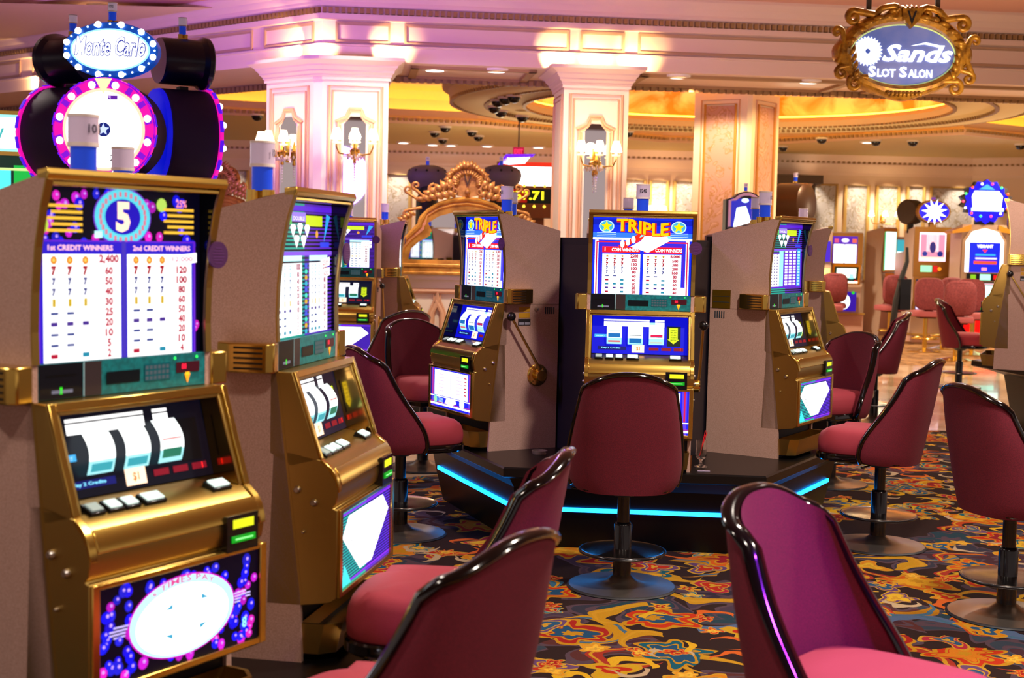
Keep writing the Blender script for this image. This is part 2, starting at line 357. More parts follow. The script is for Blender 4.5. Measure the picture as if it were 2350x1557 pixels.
def belly_star(A, w, h):
    A.rect(0, 0, w, h, '#1a20d8', 1.2).up(); A.rect(.01, 0, .035, h, '#6040e0', 1); A.rect(w-.035, 0, w-.01, h, '#6040e0', 1); A.up(); A.rect(.017, h*.3, .026, h, '#d02050', 1); A.rect(w-.026, h*.3, w-.017, h, '#d02050', 1)
    A.rect(.045, h*.3, w-.045, h*.96, WHT, 1.6); A.rect(0, h*.05, w, h*.1, WHT, 1.5); A.rect(0, h*.26, w, h*.285, WHT, 1.5); A.up(); A.rect(w*.495, h*.3, w*.505, h*.95, '#6040d0', 1); A.rect(0, h*.115, w, h*.13, '#c03080', 1)
    A.disc(.06, h*.19, .024, '#80e0d0', 1, 16); A.star(.06, h*.19, .018, '#e0e020', 1); A.disc(.4, h*.2, .03, '#e8ffff', 1.4, 16)
    for k in range(4): A.rect(.1, h*(.13+.03*k), .16, h*(.145+.03*k), '#b0e8f0', 1)
    A.poly([(w*.35, h*.12), (w*.4, h*.26), (w*.6, h*.29), (w*.64, h*.18), (w*.55, h*.1)], WHT, 1.9)
    for k in range(6):
        for u in (.1, .33): A.rect(u, h*(.42+.085*k), u+.07, h*(.44+.085*k), '#c8b8e8', 1.2); 
        A.rect(w-.09, h*(.42+.085*k), w-.06, h*(.45+.085*k), '#c03050', 1)
def belly_five(A, w, h):
    A.rect(0, 0, w, h, '#06041c', .6).up(); gems(A, w, h, 90, 5, .014, 1.1); A.k = 4
    for s_ in (-1, 1):
        for k in range(4): A.poly([(w*.5+s_*w*.28, h*(.46+.03*k)+s_*.01*0), (w*.5+s_*w*(.46-.03*abs(k-1.5)), h*(.46+.035*k)), (w*.5+s_*w*(.46-.03*abs(k-1.5)), h*(.475+.035*k)), (w*.5+s_*w*.28, h*(.475+.03*k))], '#c8b8ff', 1.3)
    A.up(); A.disc(w*.5, h*.5, w*.335, '#d020c0', 1.1, 44, h*.43); A.up(); A.disc(w*.5, h*.5, w*.325, '#a8f0f8', 1.4, 44, h*.415); A.up(); A.disc(w*.5, h*.47, w*.29, WHT, 2.2, 40, h*.36)
    def arc(x, y):
        t = (x-w*.5)/(w*.24); return (w*.5+w*.30*math.sin(t*.85), h*.47+(y-h*.80+h*.38)*math.cos(t*.85)+.0)
    A.up(); A.text('5 TIMES PAY', w*.5, h*.80, h*.07, '#d84890', 1, w=w*.4, fn=arc)
    for u, v, d in ((.38, .6, 1), (.66, .62, -1), (.38, .34, 1), (.65, .36, -1)): A.poly([(w*u, h*v), (w*(u+.05*d), h*v), (w*u+w*.05*d, h*(v+(.06 if v > .5 else -.06)))], '#38a0c8', 1)
    A.text('8', w*.9, h*.16, h*.12, '#90f0ff', 1.2)
def belly_diamond(A, w, h):
    A.rect(0, 0, w, h, '#18205c', .8).up()
    for k in range(26): A.rect(0, h*k/26, w*.5, h*(k+.55)/26, '#18b8b0', .9); A.rect(w*.5, h*k/26, w, h*(k+.55)/26, '#5a28e0', .9)
    A.up(); A.rect(0, h*.93, w, h*.96, '#8028e8', 1.1); A.rect(0, h*.03, w, h*.06, '#8028e8', 1.1)
    A.poly([(w*.04, h*.66), (w*.16, h*.9), (w*.84, h*.9), (w*.97, h*.66), (w*.62, h*.1), (w*.38, h*.1)], WHT, 1.7)
    A.up(); 
    for k in range(7): A.rect(w*(.14+.03*k), h*(.62-.075*k), w*(.20+.03*k), h*(.63-.075*k), '#204060', .5); A.rect(w*(.80-.03*k), h*(.62-.075*k), w*(.86-.03*k), h*(.63-.075*k), '#204060', .5)
    A.poly([(w*.02, h*.02), (w*.2, h*.02), (w*.08, h*.3)], '#38e0e8', 1.2)
def reel_art(A, w, h, kind):
    """what stands behind the reel window"""
    bg = {'star': '#0a10d0', 'five': '#080c20', 'diamond': '#10183a'}[kind]
    A.rect(0, 0, w, h, bg, .9 if kind == 'star' else .5).up()
    A.rect(.06, h*.86, w*.60, h*.9, WHT, 1.35); A.rect(w*.66, h*.86, w-.12, h*.9, WHT, 1.35)
    A.rect(.06, h*.72, w*.60, h*.84, WHT, 1.6); A.rect(w*.66, h*.72, w-.12, h*.84, WHT, 1.6)
    if kind == 'star': A.rect(w*.58, h*.73, w*.7, h*.83, '#a0f0ff', 1.3)
    A.rect(.012, h*.42, .075, h*.5, '#38a8e8', 1); A.text('INSERT', .044, h*.44, h*.035, '#d0f0ff', 1.2, w=.045)
    A.rect(.03, h*.1, w*.36, h*.19, '#141a70', .8); A.up(); A.text('Play 2 Credits', w*.2, h*.12, h*.05, '#80e0ff', 1.3, w=.1)
    A.rect(w*.42, h*.04, w*.55, h*.24, '#ffd8b8', 1.5)
    A.up(); A.text('$1', w*.485, h*.08, h*.11, '#e07010', 1)
    for u in (.6, .73, .86): A.rect(w*u, h*.1, w*u+w*.1, h*.18, '#8a1428', .8)
    A.up(); A.text('1', w*.93, h*.105, h*.07, '#ff2020', 2)
    if kind != 'five':
        A.rect(w-.105, h*.22, w-.035, h*.74, '#10282c', .5); A.up()
        A.poly([(w-.095, h*.7), (w-.05, h*.7), (w-.05, h*.4), (w-.042, h*.4), (w-.072, h*.28), (w-.103, h*.4), (w-.095, h*.4)], '#c8e020', 1.1); A.up()
        for k, t in enumerate(('INSERT', 'BILLS', 'OR', 'TICKETS', 'BELOW')): A.text(t, w-.072, h*(.63-.065*k), h*.03, '#405008', .4, w=.03)
    else: A.rect(w-.10, h*.22, w-.03, h*.74, '#0a0e18', .3)

# ------------------------------------------------------------------ slot machine
SW = .56
FRONT = [(.352, .917), (.349, .99), (.352, 1.08), (.362, 1.18), (.380, 1.27), (.4035, 1.347)]
def beacon(parent, x=0, y=-.2, z=1.30, s=1.0, num='102'):
    b = MB(); b.m(BRASS).cyl((x, y, z-.02), .036*s, .028, 16)
    for a in (0, 2.1, 4.2): b.cyl((x+.022*s*math.cos(a), y+.022*s*math.sin(a), z-.012), .017*s, .05*s, 10)
    b.m(mat('beacon_blue', '#1440d0', .2, emit=.28, ecolor='#1048e0')).cyl((x, y, z+.038*s), .026*s, .058*s, 20)
    b.m(mat('beacon_ring', '#e8dcd8', .3)).cyl((x, y, z+.096*s), .031*s, .008*s, 20)
    b.m(mat('beacon_clear', '#b8a4b8', .15, emit=.25, ecolor='#c8b0c8')).cyl((x, y, z+.104*s), .030*s, .05*s, 20)
    b.m(mat('beacon_ring', '#e8dcd8', .3)).cyl((x, y, z+.154*s), .031*s, .006*s, 20)
    o = b.build('beacon_light', parent)
    A = Art((x-.03*s, y-.032*s, z+.11*s), (1, 0, 0), (0, 0, 1)); A.text(num, .03*s, .012*s, .018*s, '#403040', .1, w=.03*s)
    A.build('number_sticker', o)
    return o
def slot_machine(label, loc, yaw, kind, lever=True, group=None, num='102', grid=False, sc=1):
    t = thing('slot_machine', label, 'slot machine', loc, yaw, group); t.scale = (sc, sc, sc); H = SW/2
    side = [(0, 0), (.4365, 0), (.432, .17), (.43, .20), (.352, .835)] + FRONT + [(0, 1.246)]
    b = MB(); b.m(LAM)
    b.px(side, -H, -H+.018); b.px(side, H-.018, H)
    b.px([(0, 1.24), (.37, 1.332), (.40, 1.347), (.0, 1.25)], -H+.018, H-.018)
    b.m(BLACKM); b.px([(.004, 0), (.42, 0), (.42, .17), (.34, .80), (.325, .92), (.302, 1.325), (.004, 1.238)], -H+.019, H-.019)
    cab = b.build('cabinet', t, 30)
    for s_ in (-1, 1):
        b = MB(); b.m(DARKG); b.px([(.30, .917)] + [(f-.004, z) for f, z in FRONT] + [(.3, 1.325)], s_*(H-.0185), s_*(H-.021))
        b.build('liner', t, 0)
    for s_ in (-1, 1):
        b = MB(); b.m(BRASSD)
        for (f0, z0), (f1, z1) in zip(FRONT, FRONT[1:]):
            x0, x1 = (s_*H, s_*(H-.02)); b.px([(f0, z0), (f0+.005, z0), (f1+.005, z1), (f1, z1)], min(x0, x1), max(x0, x1))
        b.px([(.43, .20), (.437, .20), (.359, .835), (.352, .835)], min(s_*(H-.001), s_*(H+.001)), max(s_*(H-.001), s_*(H+.003)))
        b.build('edge_trim', t, 30)
    b = MB(); b.m(BRASS); b.px([(.372, 1.330), (.407, 1.330), (.412, 1.342), (.407, 1.356), (.372, 1.352)], -H, H)
    b.px([(.34, 1.318), (.40, 1.318), (.40, 1.328), (.34, 1.328)], -H+.02, H-.02)
    b.build('top_rail', t, 30, .002)
    # display glass
    dh = .402; A = Art((-H+.022, -.338, .918), (1, 0, 0), (0, .0, 1)); A.b = Vector((0, .012, 1)).normalized(); A.n = Vector((0, -1, 0))
    {'star': art_star, 'five': art_five, 'diamond': art_diamond}[kind](*((A, SW-.044, dh) + ((True,) if grid and kind == 'diamond' else ())))
    A.build('display_glass', t)
    # tracking strip
    b = MB(); b.m(mat('teal_panel', '#0c7f86', .35, noise=('#0a666e', 60, .4, .6))); b.px([(.30, .835), (.352, .835), (.352, .917), (.30, .917)], -H+.019, H-.019); strip = b.build('player_panel', t, 0)
    A = Art((-H+.02, -.3525, .836), (1, 0, 0), (0, 0, 1)); W_ = SW-.04; A.up()
    A.rect(0, 0, .125, .08, '#0c0c16', .4); A.rect(.127, 0, .129, .08, '#c0d8d8', .6); A.rect(.13, 0, .18, .08, '#4a3838', .3)
    A.up(); A.rect(.02, .05, .105, .055, '#08080c', .1); A.rect(.035, .012, .095, .02, '#9090a8', .4); A.rect(.058, .01, .065, .026, '#30e020', 1.2)
    A.rect(.195, .022, .30, .052, '#061820', .2); A.rect(.315, .02, .40, .062, '#0a7078', .3)
    A.rect(.42, .034, .50, .06, '#501020', .5)
    A.up()
    for i in range(6):
        for j in range(3): A.rect(.317+.0135*i, .023+.013*j, .327+.0135*i, .032+.013*j, '#607078', .4)
    A.text('88', .446, .042, .014, '#ff2040', 1.4); A.poly([(.448, .03), (.468, .03), (.458, .006)], '#ff9018', 1.6); A.rect(.451, .026, .465, .034, '#ffb020', 1.6)
    A.disc(.415, .071, .004, '#30ff60', 1.5, 8); A.disc(.49, .071, .004, '#30ff60', 1.5, 8)
    A.build('player_panel_face', strip)
    # armrests beside the strip
    for s_ in (-1, 1):
        b = MB(); b.m(BRASS); x0, x1 = sorted((s_*H, s_*(H+.062)))
        xs = [s_*(H), s_*(H+.034), s_*(H+.062), s_*(H+.062), s_*(H+.048), s_*H]
        ys = [.185, .19, .24, .345, .365, .358]
        b.prism(list(zip(xs, ys)), lambda p, q: (p[0], -p[1], q), .832, .916)
        br = b.build('side_bracket', t, 30, .004)
        b = MB(); b.m(mat('dark_grille', '#2a1e10', .5, .4))
        for k in range(5): b.box(*sorted((s_*(H+.0605), s_*(H+.0632))), -.335, -.25, .842+.0145*k, .848+.0145*k)
        b.build('grille', br, 0)
    # brass door with the reel window
    b = MB(); b.m(BRASSD)
    ck = [(.335, .833), (.401, .833), (.484, .588), (.40, .565), (.335, .60)]
    b.px(ck, -H, -H+.030); b.px(ck, H-.030, H)
    b.px([(.335, .833), (.401, .833), (.410, .806), (.34, .808)], -H+.03, H-.03)
    low = [(.345, .60), (.395, .606), (.484, .588), (.518, .560), (.531, .540), (.538, .515), (.540, .49), (.534, .462), (.526, .455), (.526, .45), (.539, .447), (.539, .192), (.52, .178), (.43, .165), (.33, .165)]
    b.px(low, -H, H)
    door = b.build('door', t, 30, .003)
    b = MB(); b.m(BRASS)
    def onw(f0, z0, q): return (f0+.004*q, z0)
    A0, B0 = Vector((.401, .833)), Vector((.484, .588)); d = (B0-A0).normalized(); n = Vector((-d.y, d.x)); n = n if n.x > 0 else -n
    for x0, x1 in ((-H-.001, -H+.018), (H-.018, H+.001)):
        q0, q1 = A0, B0; b.px([tuple(q0), tuple(q0+n*.008), tuple(q1+n*.008), tuple(q1)], x0, x1)
    q1 = A0+d*.02; b.px([tuple(A0), tuple(A0+n*.008), tuple(q1+n*.008), tuple(q1)], -H+.018, H-.018)
    b.px([(.484, .584), (.489, .590), (.520, .566), (.535, .545), (.5435, .515), (.545, .497), (.540, .497), (.53, .53), (.51, .558)], -H-.001, -H+.02)
    b.px([(.484, .584), (.489, .590), (.520, .566), (.535, .545), (.5435, .515), (.545, .497), (.540, .497), (.53, .53), (.51, .558)], H-.02, H+.001)
    b.px([(.520, .5605), (.524, .565), (.537, .546), (.5455, .515), (.541, .513), (.532, .54)], -H+.02, H-.02)
    for x0, x1, z0, z1 in ((-H, -H+.022, .192, .447), (H-.022, H, .192, .447), (-H+.022, H-.022, .192, .208), (-H+.022, H-.022, .434, .447)):
        b.box(x0, x1, -.550, -.539, z0, z1)
    b.build('door_frame', t, 30, .002)
    # window well
    b = MB(); b.m(mat('brass_mirror', '#d8a050', .12, 1)); b.px([(.35, .808), (.405, .806), (.482, .592), (.392, .606)], H-.0315, H-.030); b.build('window_lining', t, 0)
    b = MB(); b.m(DARKG); b.px([(.35, .808), (.405, .806), (.482, .592), (.392, .606)], -H+.030, -H+.0315); b.build('window_lining', t, 0)
    o2 = Vector((-H+.032, -.397, .608)); bv = (Vector((0, -.345, .805))-Vector((0, -.397, .608))); hh = bv.length
    A = Art(o2, (1, 0, 0), bv); rw = SW-.064
    reel_art(A, rw, hh, kind); A.build('reel_panel', t)
    for i, u in enumerate((.115, .225, .335) if kind != 'five' else (.125, .235, .345)):
        R = MB(); nn = Vector((1, 0, 0)).cross(bv.normalized()).normalized()
        def rp(a, c, u=u): # a across, c along 0..1
            return o2 + Vector((u+(a-.5)*.078, 0, 0)) + bv*(.24+.52*c) + nn*(.006+.028*math.sin(pi*(.08+.84*c)))
        R.m(ink('#f6ffff', 1.5)).grid(lambda a, c: rp(a, .28+c*.72), 1, 8); R.m(ink('#9adfe6', 1.2)).grid(lambda a, c: rp(a, c*.28), 1, 4)
        lift = nn*.0012
        sy = ((.08, .16, '#d87078'), (.30, .50, '#1c70b8'), (.62, .66, '#b8d8e0'))
        for c0, c1, cc in (sy if i != 1 else ((.05, .27, '#1c70b8'), (.40, .43, '#405060'))) if kind == 'star' and i != 2 else (((.33, .47, '#303080'), (.36, .44, '#e02050'), (.06, .14, '#c8d8c8')) if kind == 'star' else (((.05, .22, '#3aa8b8'),) if i != 2 else ((.10, .30, '#2a7a60'), (.5, .54, '#d08080')))):
            R.m(ink(cc, .9)).grid(lambda a, c: rp(.1+.8*a, c0+(c1-c0)*c)+lift*(2 if cc in ('#e02050',) else 1), 1, 2)
        R.build('reel', t, 60, fix=False)
    # buttons
    for k, (x, wd) in enumerate(((-.21, .036), (-.155, .036), (-.105, .036), (-.035, .056), (.185, .056))):
        b = MB(); sl = math.atan2(.044, .123)
        b.X = Matrix.Translation((x, -.468, .588)) @ Matrix.Rotation(.40, 4, 'X')
        b.m(BLACKG).box(-wd/2-.004, wd/2+.004, -.021, .021, -.005, .014); b.m(ink('#eafff4', .95 if k else .25)).box(-wd/2+.001, wd/2-.001, -.015, .015, .014, .019)
        b.build('play_button', t, 30, .002)
    # bill acceptor
    b = MB(); b.m(BLACKG).box(.135, .245, -.552, -.50, .443, .533); b.m(ink('#d8e020', 1.1)).box(.155, .228, -.5535, -.552, .500, .522); b.m(ink('#12a020', .9)).box(.15, .232, -.556, -.552, .466, .482)
    b.m(ink('#8cff90', 1.2)).box(.16, .222, -.5568, -.556, .472, .476)
    b.build('bill_acceptor', t, 30, .003)
    # belly glass
    A = Art((-H+.022, -.5395, .208), (1, 0, 0), (0, 0, 1)); A.up()
    {'star': belly_star, 'five': belly_five, 'diamond': belly_diamond}[kind](A, SW-.044, .226); A.build('belly_glass', t)
    # coin tray
    b = MB(); b.m(BRASSD); ou = [(-H+.01, -.43), (-H+.01, -.50), (-H+.045, -.545), (H-.045, -.545), (H-.01, -.50), (H-.01, -.43)]
    inn = [(-H+.02, -.43), (-H+.02, -.496), (-H+.05, -.535), (H-.05, -.535), (H-.02, -.496), (H-.02, -.43)]
    n = len(ou); lo = [(x*.97, y*.96) for x, y in ou]
    b.rings([[(x, y, .022) for x, y in lo], [(x, y, .112) for x, y in ou], [(x, y, .112) for x, y in inn], [(x*.97, y*.97, .04) for x, y in inn]], True, True)
    b.build('coin_tray', t, 30)
    # locks, plates, vents on the sides
    for x in (-H, H):
        s_ = 1 if x > 0 else -1
        for f, z, r in ((.42, .50, .011), (.47, .465, .011), (.44, .38, .005)):
            b = MB(); b.m(STEEL); b.lathe([(r, 0), (r, .006), (r*.6, .012)], 12, (x, -f, z), 'x') if s_ > 0 else b.lathe([(r, 0), (r, -.006), (r*.6, -.012)], 12, (x, -f, z), 'x')
            b.build('side_lock', t, 40)
    for s_ in (-1, 1):
        b = MB(); x0, x1 = sorted((s_*H, s_*(H+.002))); b.m(mat('vent_black', '#20303a', .6))
        for k in range(5): b.box(x0, x1, -(.03+.0135*k)-.006, -(.03+.0135*k), .772, .812)
        b.build('vent', t, 0)
    b = MB(); b.m(mat('service_brass', '#8a6a18', .35, .8)); b.box(-H-.003, -H, -.124, -.014, .828, .932); b.m(mat('vent_black', '#20303a', .6)); b.box(-H-.004, -H-.003, -.12, -.02, .862, .865); b.box(-H-.004, -H-.003, -.12, -.02, .895, .898)
    b.build('service_plate', t, 0)
    b = MB(); b.m(mat('sticker_yellow', '#b88818', .5)); b.box(H, H+.002, -.262, -.19, .785, .812); b.box(H, H+.002, -.262, -.19, .752, .778); b.m(BLACKM); b.box(H, H+.002, -.265, -.185, .708, .745)
    b.m(mat('label_grey', '#8a8a98', .4)); b.box(H+.002, H+.003, -.26, -.228, .712, .726); b.box(H+.002, H+.003, -.222, -.19, .712, .726)
    b.m(STEEL).lathe([(.012, 0), (.012, .008), (.006, .02)], 12, (H, -.148, .80), 'x')
    b.build('sticker', t, 0)
    b = MB(); b.m(mat('seam_dark', '#6a5046', .6)); b.box(-H-.0008, -H, -.35, 0, .8265, .829); b.box(H, H+.0008, -.35, 0, .8265, .829); b.build('seam', t, 0)
    # round badge on the right edge of the display
    b = MB(); b.m(mat('badge_purple', '#4a1c54', .5)).cyl((H-.004, -.383, 1.165), .034, .006, 28, 'y'); bd = b.build('badge', t)
    A = Art((H-.038, -.3835, 1.13), (1, 0, 0), (0, 0, 1)); A.up()
    for k in range(6): wd = .022-.0022*abs(k-2.5)*2; A.rect(.034-wd, .014+.0075*k, .034+wd, .0155+.0075*k, '#8a4a90', .3)
    A.build('badge_lettering', bd)
    if lever:
        b = MB(); b.m(BRASS); b.lathe([(.064, 0), (.064, .008), (.058, .012), (.036, .014), (.036, .05), (.03, .056)], 28, (H, -.134, .424), 'x')
        for a in range(4): b.lathe([(.006, 0), (.005, .006)], 8, (H+.01, -.134+.048*math.cos(a*pi/2+.8), .424+.048*math.sin(a*pi/2+.8)), 'x')
        hb = b.build('lever_hub', t)
        b = MB(); b.m(BRASSD); b.tube([(H+.035, -.14, .43), (H+.05, -.15, .47), (H+.052, -.33, .75)], [.011, .008, .007], 10); rod = b.build('lever_rod', t)
        b = MB(); b.m(BLACKG).ball((H+.052, -.338, .762), .026, 16, 10); b.build('lever_knob', t)
    beacon(t, z=1.305, s=1.22, num=num)
    return t
# ------------------------------------------------------------------ casino stools
def interp(tab, x):
    if x <= tab[0][0]: return tab[0][1]
    for i in range(len(tab)-1):
        (a, p), (b, q) = tab[i], tab[i+1]
        if x <= b:
            m0 = (q-tab[i-1][1])/(b-tab[i-1][0]) if i else (q-p)/(b-a); m1 = (tab[i+2][1]-p)/(tab[i+2][0]-a) if i+2 < len(tab) else (q-p)/(b-a)
            h = b-a; k = (x-a)/h; return (2*k**3-3*k*k+1)*p+(k**3-2*k*k+k)*h*m0+(3*k*k-2*k**3)*q+(k**3-k*k)*h*m1
    return tab[-1][1]
XE = [(.47, .225), (.50, .255), (.56, .268), (.62, .268), (.70, .258), (.80, .243), (.90, .224), (.97, .210), (1.04, .198)]
FE = [(.47, .22), (.52, .245), (.60, .24), (.68, .21), (.76, .17), (.84, .135), (.90, .115), (.97, .095), (1.04, .08)]
YB = [(.47, .20), (.60, .225), (.80, .262), (1.04, .30)]
def shell_pt(a, t, off=0.0):
    """a -1..1 across the back, t 0..1 up; off moves it inwards"""
    ztop = .978+.066*max(0, math.cos(a*pi/2))**2.0 - .03*max(0, (abs(a)-.82)/.18)**2
    zb = .475 + .012*abs(a)**6
    z = zb+(ztop-zb)*t
    xe, fe, yb = interp(XE, z)-off*.6, interp(FE, z), interp(YB, z)-off
    th = a*pi/2
    x = xe*math.copysign(abs(math.sin(th))**.80, th); y = yb-fe*(1-abs(math.cos(th))**.85)
    return Vector((x, y, z))
def make_stool(name, label, loc, rz, group):
    t = thing(name, label, 'stool', loc, rz, group)
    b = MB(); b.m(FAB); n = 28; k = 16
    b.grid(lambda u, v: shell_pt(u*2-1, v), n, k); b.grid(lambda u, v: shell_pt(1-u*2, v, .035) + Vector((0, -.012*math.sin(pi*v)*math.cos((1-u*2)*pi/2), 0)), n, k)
    b.build('backrest', t, 50)
    path = [shell_pt(-1, v/16) for v in range(0, 16)] + [shell_pt(u/14-1, 1) for u in range(0, 29)] + [shell_pt(1, 1-v/16) for v in range(1, 17)]
    b = MB(); b.m(LACQ)
    inward = []
    for i, p in enumerate(path):
        q = p.copy(); q.y -= .012; q.x *= .975; inward.append(q)
    # flattened lacquered edge band
    R = []
    for i, p in enumerate(inward):
        a_, c_ = inward[max(i-1, 0)], inward[min(i+1, len(inward)-1)]; tn = (c_-a_).normalized()
        out = Vector((0, -.6, .0)); side = Vector((p.x, p.y-.0, 0)); side = side.normalized() if side.length > .01 else Vector((0, 1, 0))
        side = (side - tn*side.dot(tn)).normalized(); q = tn.cross(side)
        R.append([p + side*math.cos(h)*.022 + q*math.sin(h)*.012 for h in [2*pi*j/10 for j in range(10)]])
    b.rings(R); b.build('back_edge', t, 60)
    # seat cushion
    def seat(mb, s, z0, z1, rr):
        R = []
        for z, e in ((z0, .012), (z0+.01, .002), (z0+(z1-z0)*.5, 0), (z1-rr, .004), (z1-rr*.4, .014), (z1, .035)):
            pts = []
            for i in range(40):
                a = 2*pi*i/40; cx, sy = math.cos(a), math.sin(a)
                x = (s-e)*math.copysign(abs(cx)**.5, cx); y = -.075+(.25-e)*math.copysign(abs(sy)**.6, sy)
                zz = z + (.012*math.cos(x/s*1.2)-.01 if z > z0+.05 else 0) - (.018 if y < -.25 and z > z0+.06 else 0)
                pts.append((x, y, zz))
            R.append(pts)
        for e, dz in ((.12, .006), (.2, .004)):
            R.append([((s-e)*math.copysign(abs(math.cos(2*pi*i/40))**.6, math.cos(2*pi*i/40)), -.075+(.25-e)*math.copysign(abs(math.sin(2*pi*i/40))**.7, math.sin(2*pi*i/40)), z1+dz) for i in range(40)])
        mb.rings(R)
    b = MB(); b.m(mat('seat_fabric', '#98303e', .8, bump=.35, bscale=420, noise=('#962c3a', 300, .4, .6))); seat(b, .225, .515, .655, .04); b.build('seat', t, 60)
    b = MB(); b.m(LACQ); pr = [( .232*math.copysign(abs(math.cos(2*pi*i/40))**.5, math.cos(2*pi*i/40)), -.075+.255*math.copysign(abs(math.sin(2*pi*i/40))**.6, math.sin(2*pi*i/40))) for i in range(40)]
    b.rings([[(x*.97, y*.97, .478) for x, y in pr], [(x, y, .486) for x, y in pr], [(x, y, .512) for x, y in pr], [(x*.98, y*.98, .518) for x, y in pr]]); b.build('seat_rim', t, 40)
    b = MB(); b.m(BLACKM); b.lathe([(.05, .44), (.09, .47), (.09, .48)], 24); b.m(BLACKG); b.lathe([(.030, .30), (.030, .455)], 20); b.lathe([(.043, .02), (.043, .30), (.038, .31), (.03, .315)], 20)
    b.build('post', t, 40)
    b = MB(); b.m(mat('chrome_disc', '#a8a098', .18, 1)); b.lathe([(.043, .176), (.185, .166), (.2, .168), (.203, .175), (.2, .182), (.18, .176), (.043, .186)], 40)
    b.m(BLACKG).tube([(.203*math.cos(2*pi*i/40), .203*math.sin(2*pi*i/40), .174) for i in range(40)], .007, 8, True); b.build('footrest', t, 60)
    b = MB(); b.m(BLACKM).lathe([(.258, 0), (.262, .004), (.255, .012)], 48); b.m(mat('base_metal', '#9a9088', .3, .9)); b.lathe([(.252, .012), (.14, .022), (.075, .034), (.044, .06)], 48); b.build('base_disc', t, 60)
    b = MB(); b.m(BLACKG).tube([(.05, -.02, .472), (.16, -.02, .462), (.235, -.03, .462), (.25, -.03, .466)], .006, 8); b.build('height_lever', t, 60)
    return t
def make_pink_stool(name, label, loc, rz, group):
    t = thing(name, label, 'stool', loc, rz, group)
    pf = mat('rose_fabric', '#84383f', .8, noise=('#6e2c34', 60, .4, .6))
    b = MB(); b.m(pf); R = []
    for y in (-.0, -.03, -.05, -.05): pass
    def outl(s): return [(s*.22*math.copysign(abs(math.cos(2*pi*i/28))**.55, math.cos(2*pi*i/28)), s*.24*math.copysign(abs(math.sin(2*pi*i/28))**.55, math.sin(2*pi*i/28))) for i in range(28)]
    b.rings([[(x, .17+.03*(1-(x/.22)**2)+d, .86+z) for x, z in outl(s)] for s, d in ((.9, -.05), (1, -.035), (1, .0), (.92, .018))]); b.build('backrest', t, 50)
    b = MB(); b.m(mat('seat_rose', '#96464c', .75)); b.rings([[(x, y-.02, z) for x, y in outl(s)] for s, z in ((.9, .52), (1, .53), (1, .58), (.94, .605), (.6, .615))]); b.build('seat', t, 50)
    b = MB(); b.m(BLACKM); b.box(-.06, .06, .12, .16, .53, .70); b.box(-.12, .12, -.1, .14, .50, .525); b.build('back_bracket', t)
    b = MB(); b.m(BRASS).lathe([(.035, .03), (.035, .50)], 16); b.lathe([(.25, 0), (.25, .012), (.06, .05), (.036, .06)], 28); b.build('pedestal', t)
    b = MB(); b.m(BRASS); b.tube([(.2*math.cos(2*pi*i/28), .2*math.sin(2*pi*i/28), .2) for i in range(28)], .012, 8, True)
    for a in range(4): b.tube([(.03*math.cos(a*pi/2), .03*math.sin(a*pi/2), .2), (.2*math.cos(a*pi/2), .2*math.sin(a*pi/2), .2)], .008, 6)
    b.build('foot_ring', t)
    return t
def face(dx, dy): return math.atan2(dx, -dy)   # turn so that the front (-y) looks along (dx, dy)
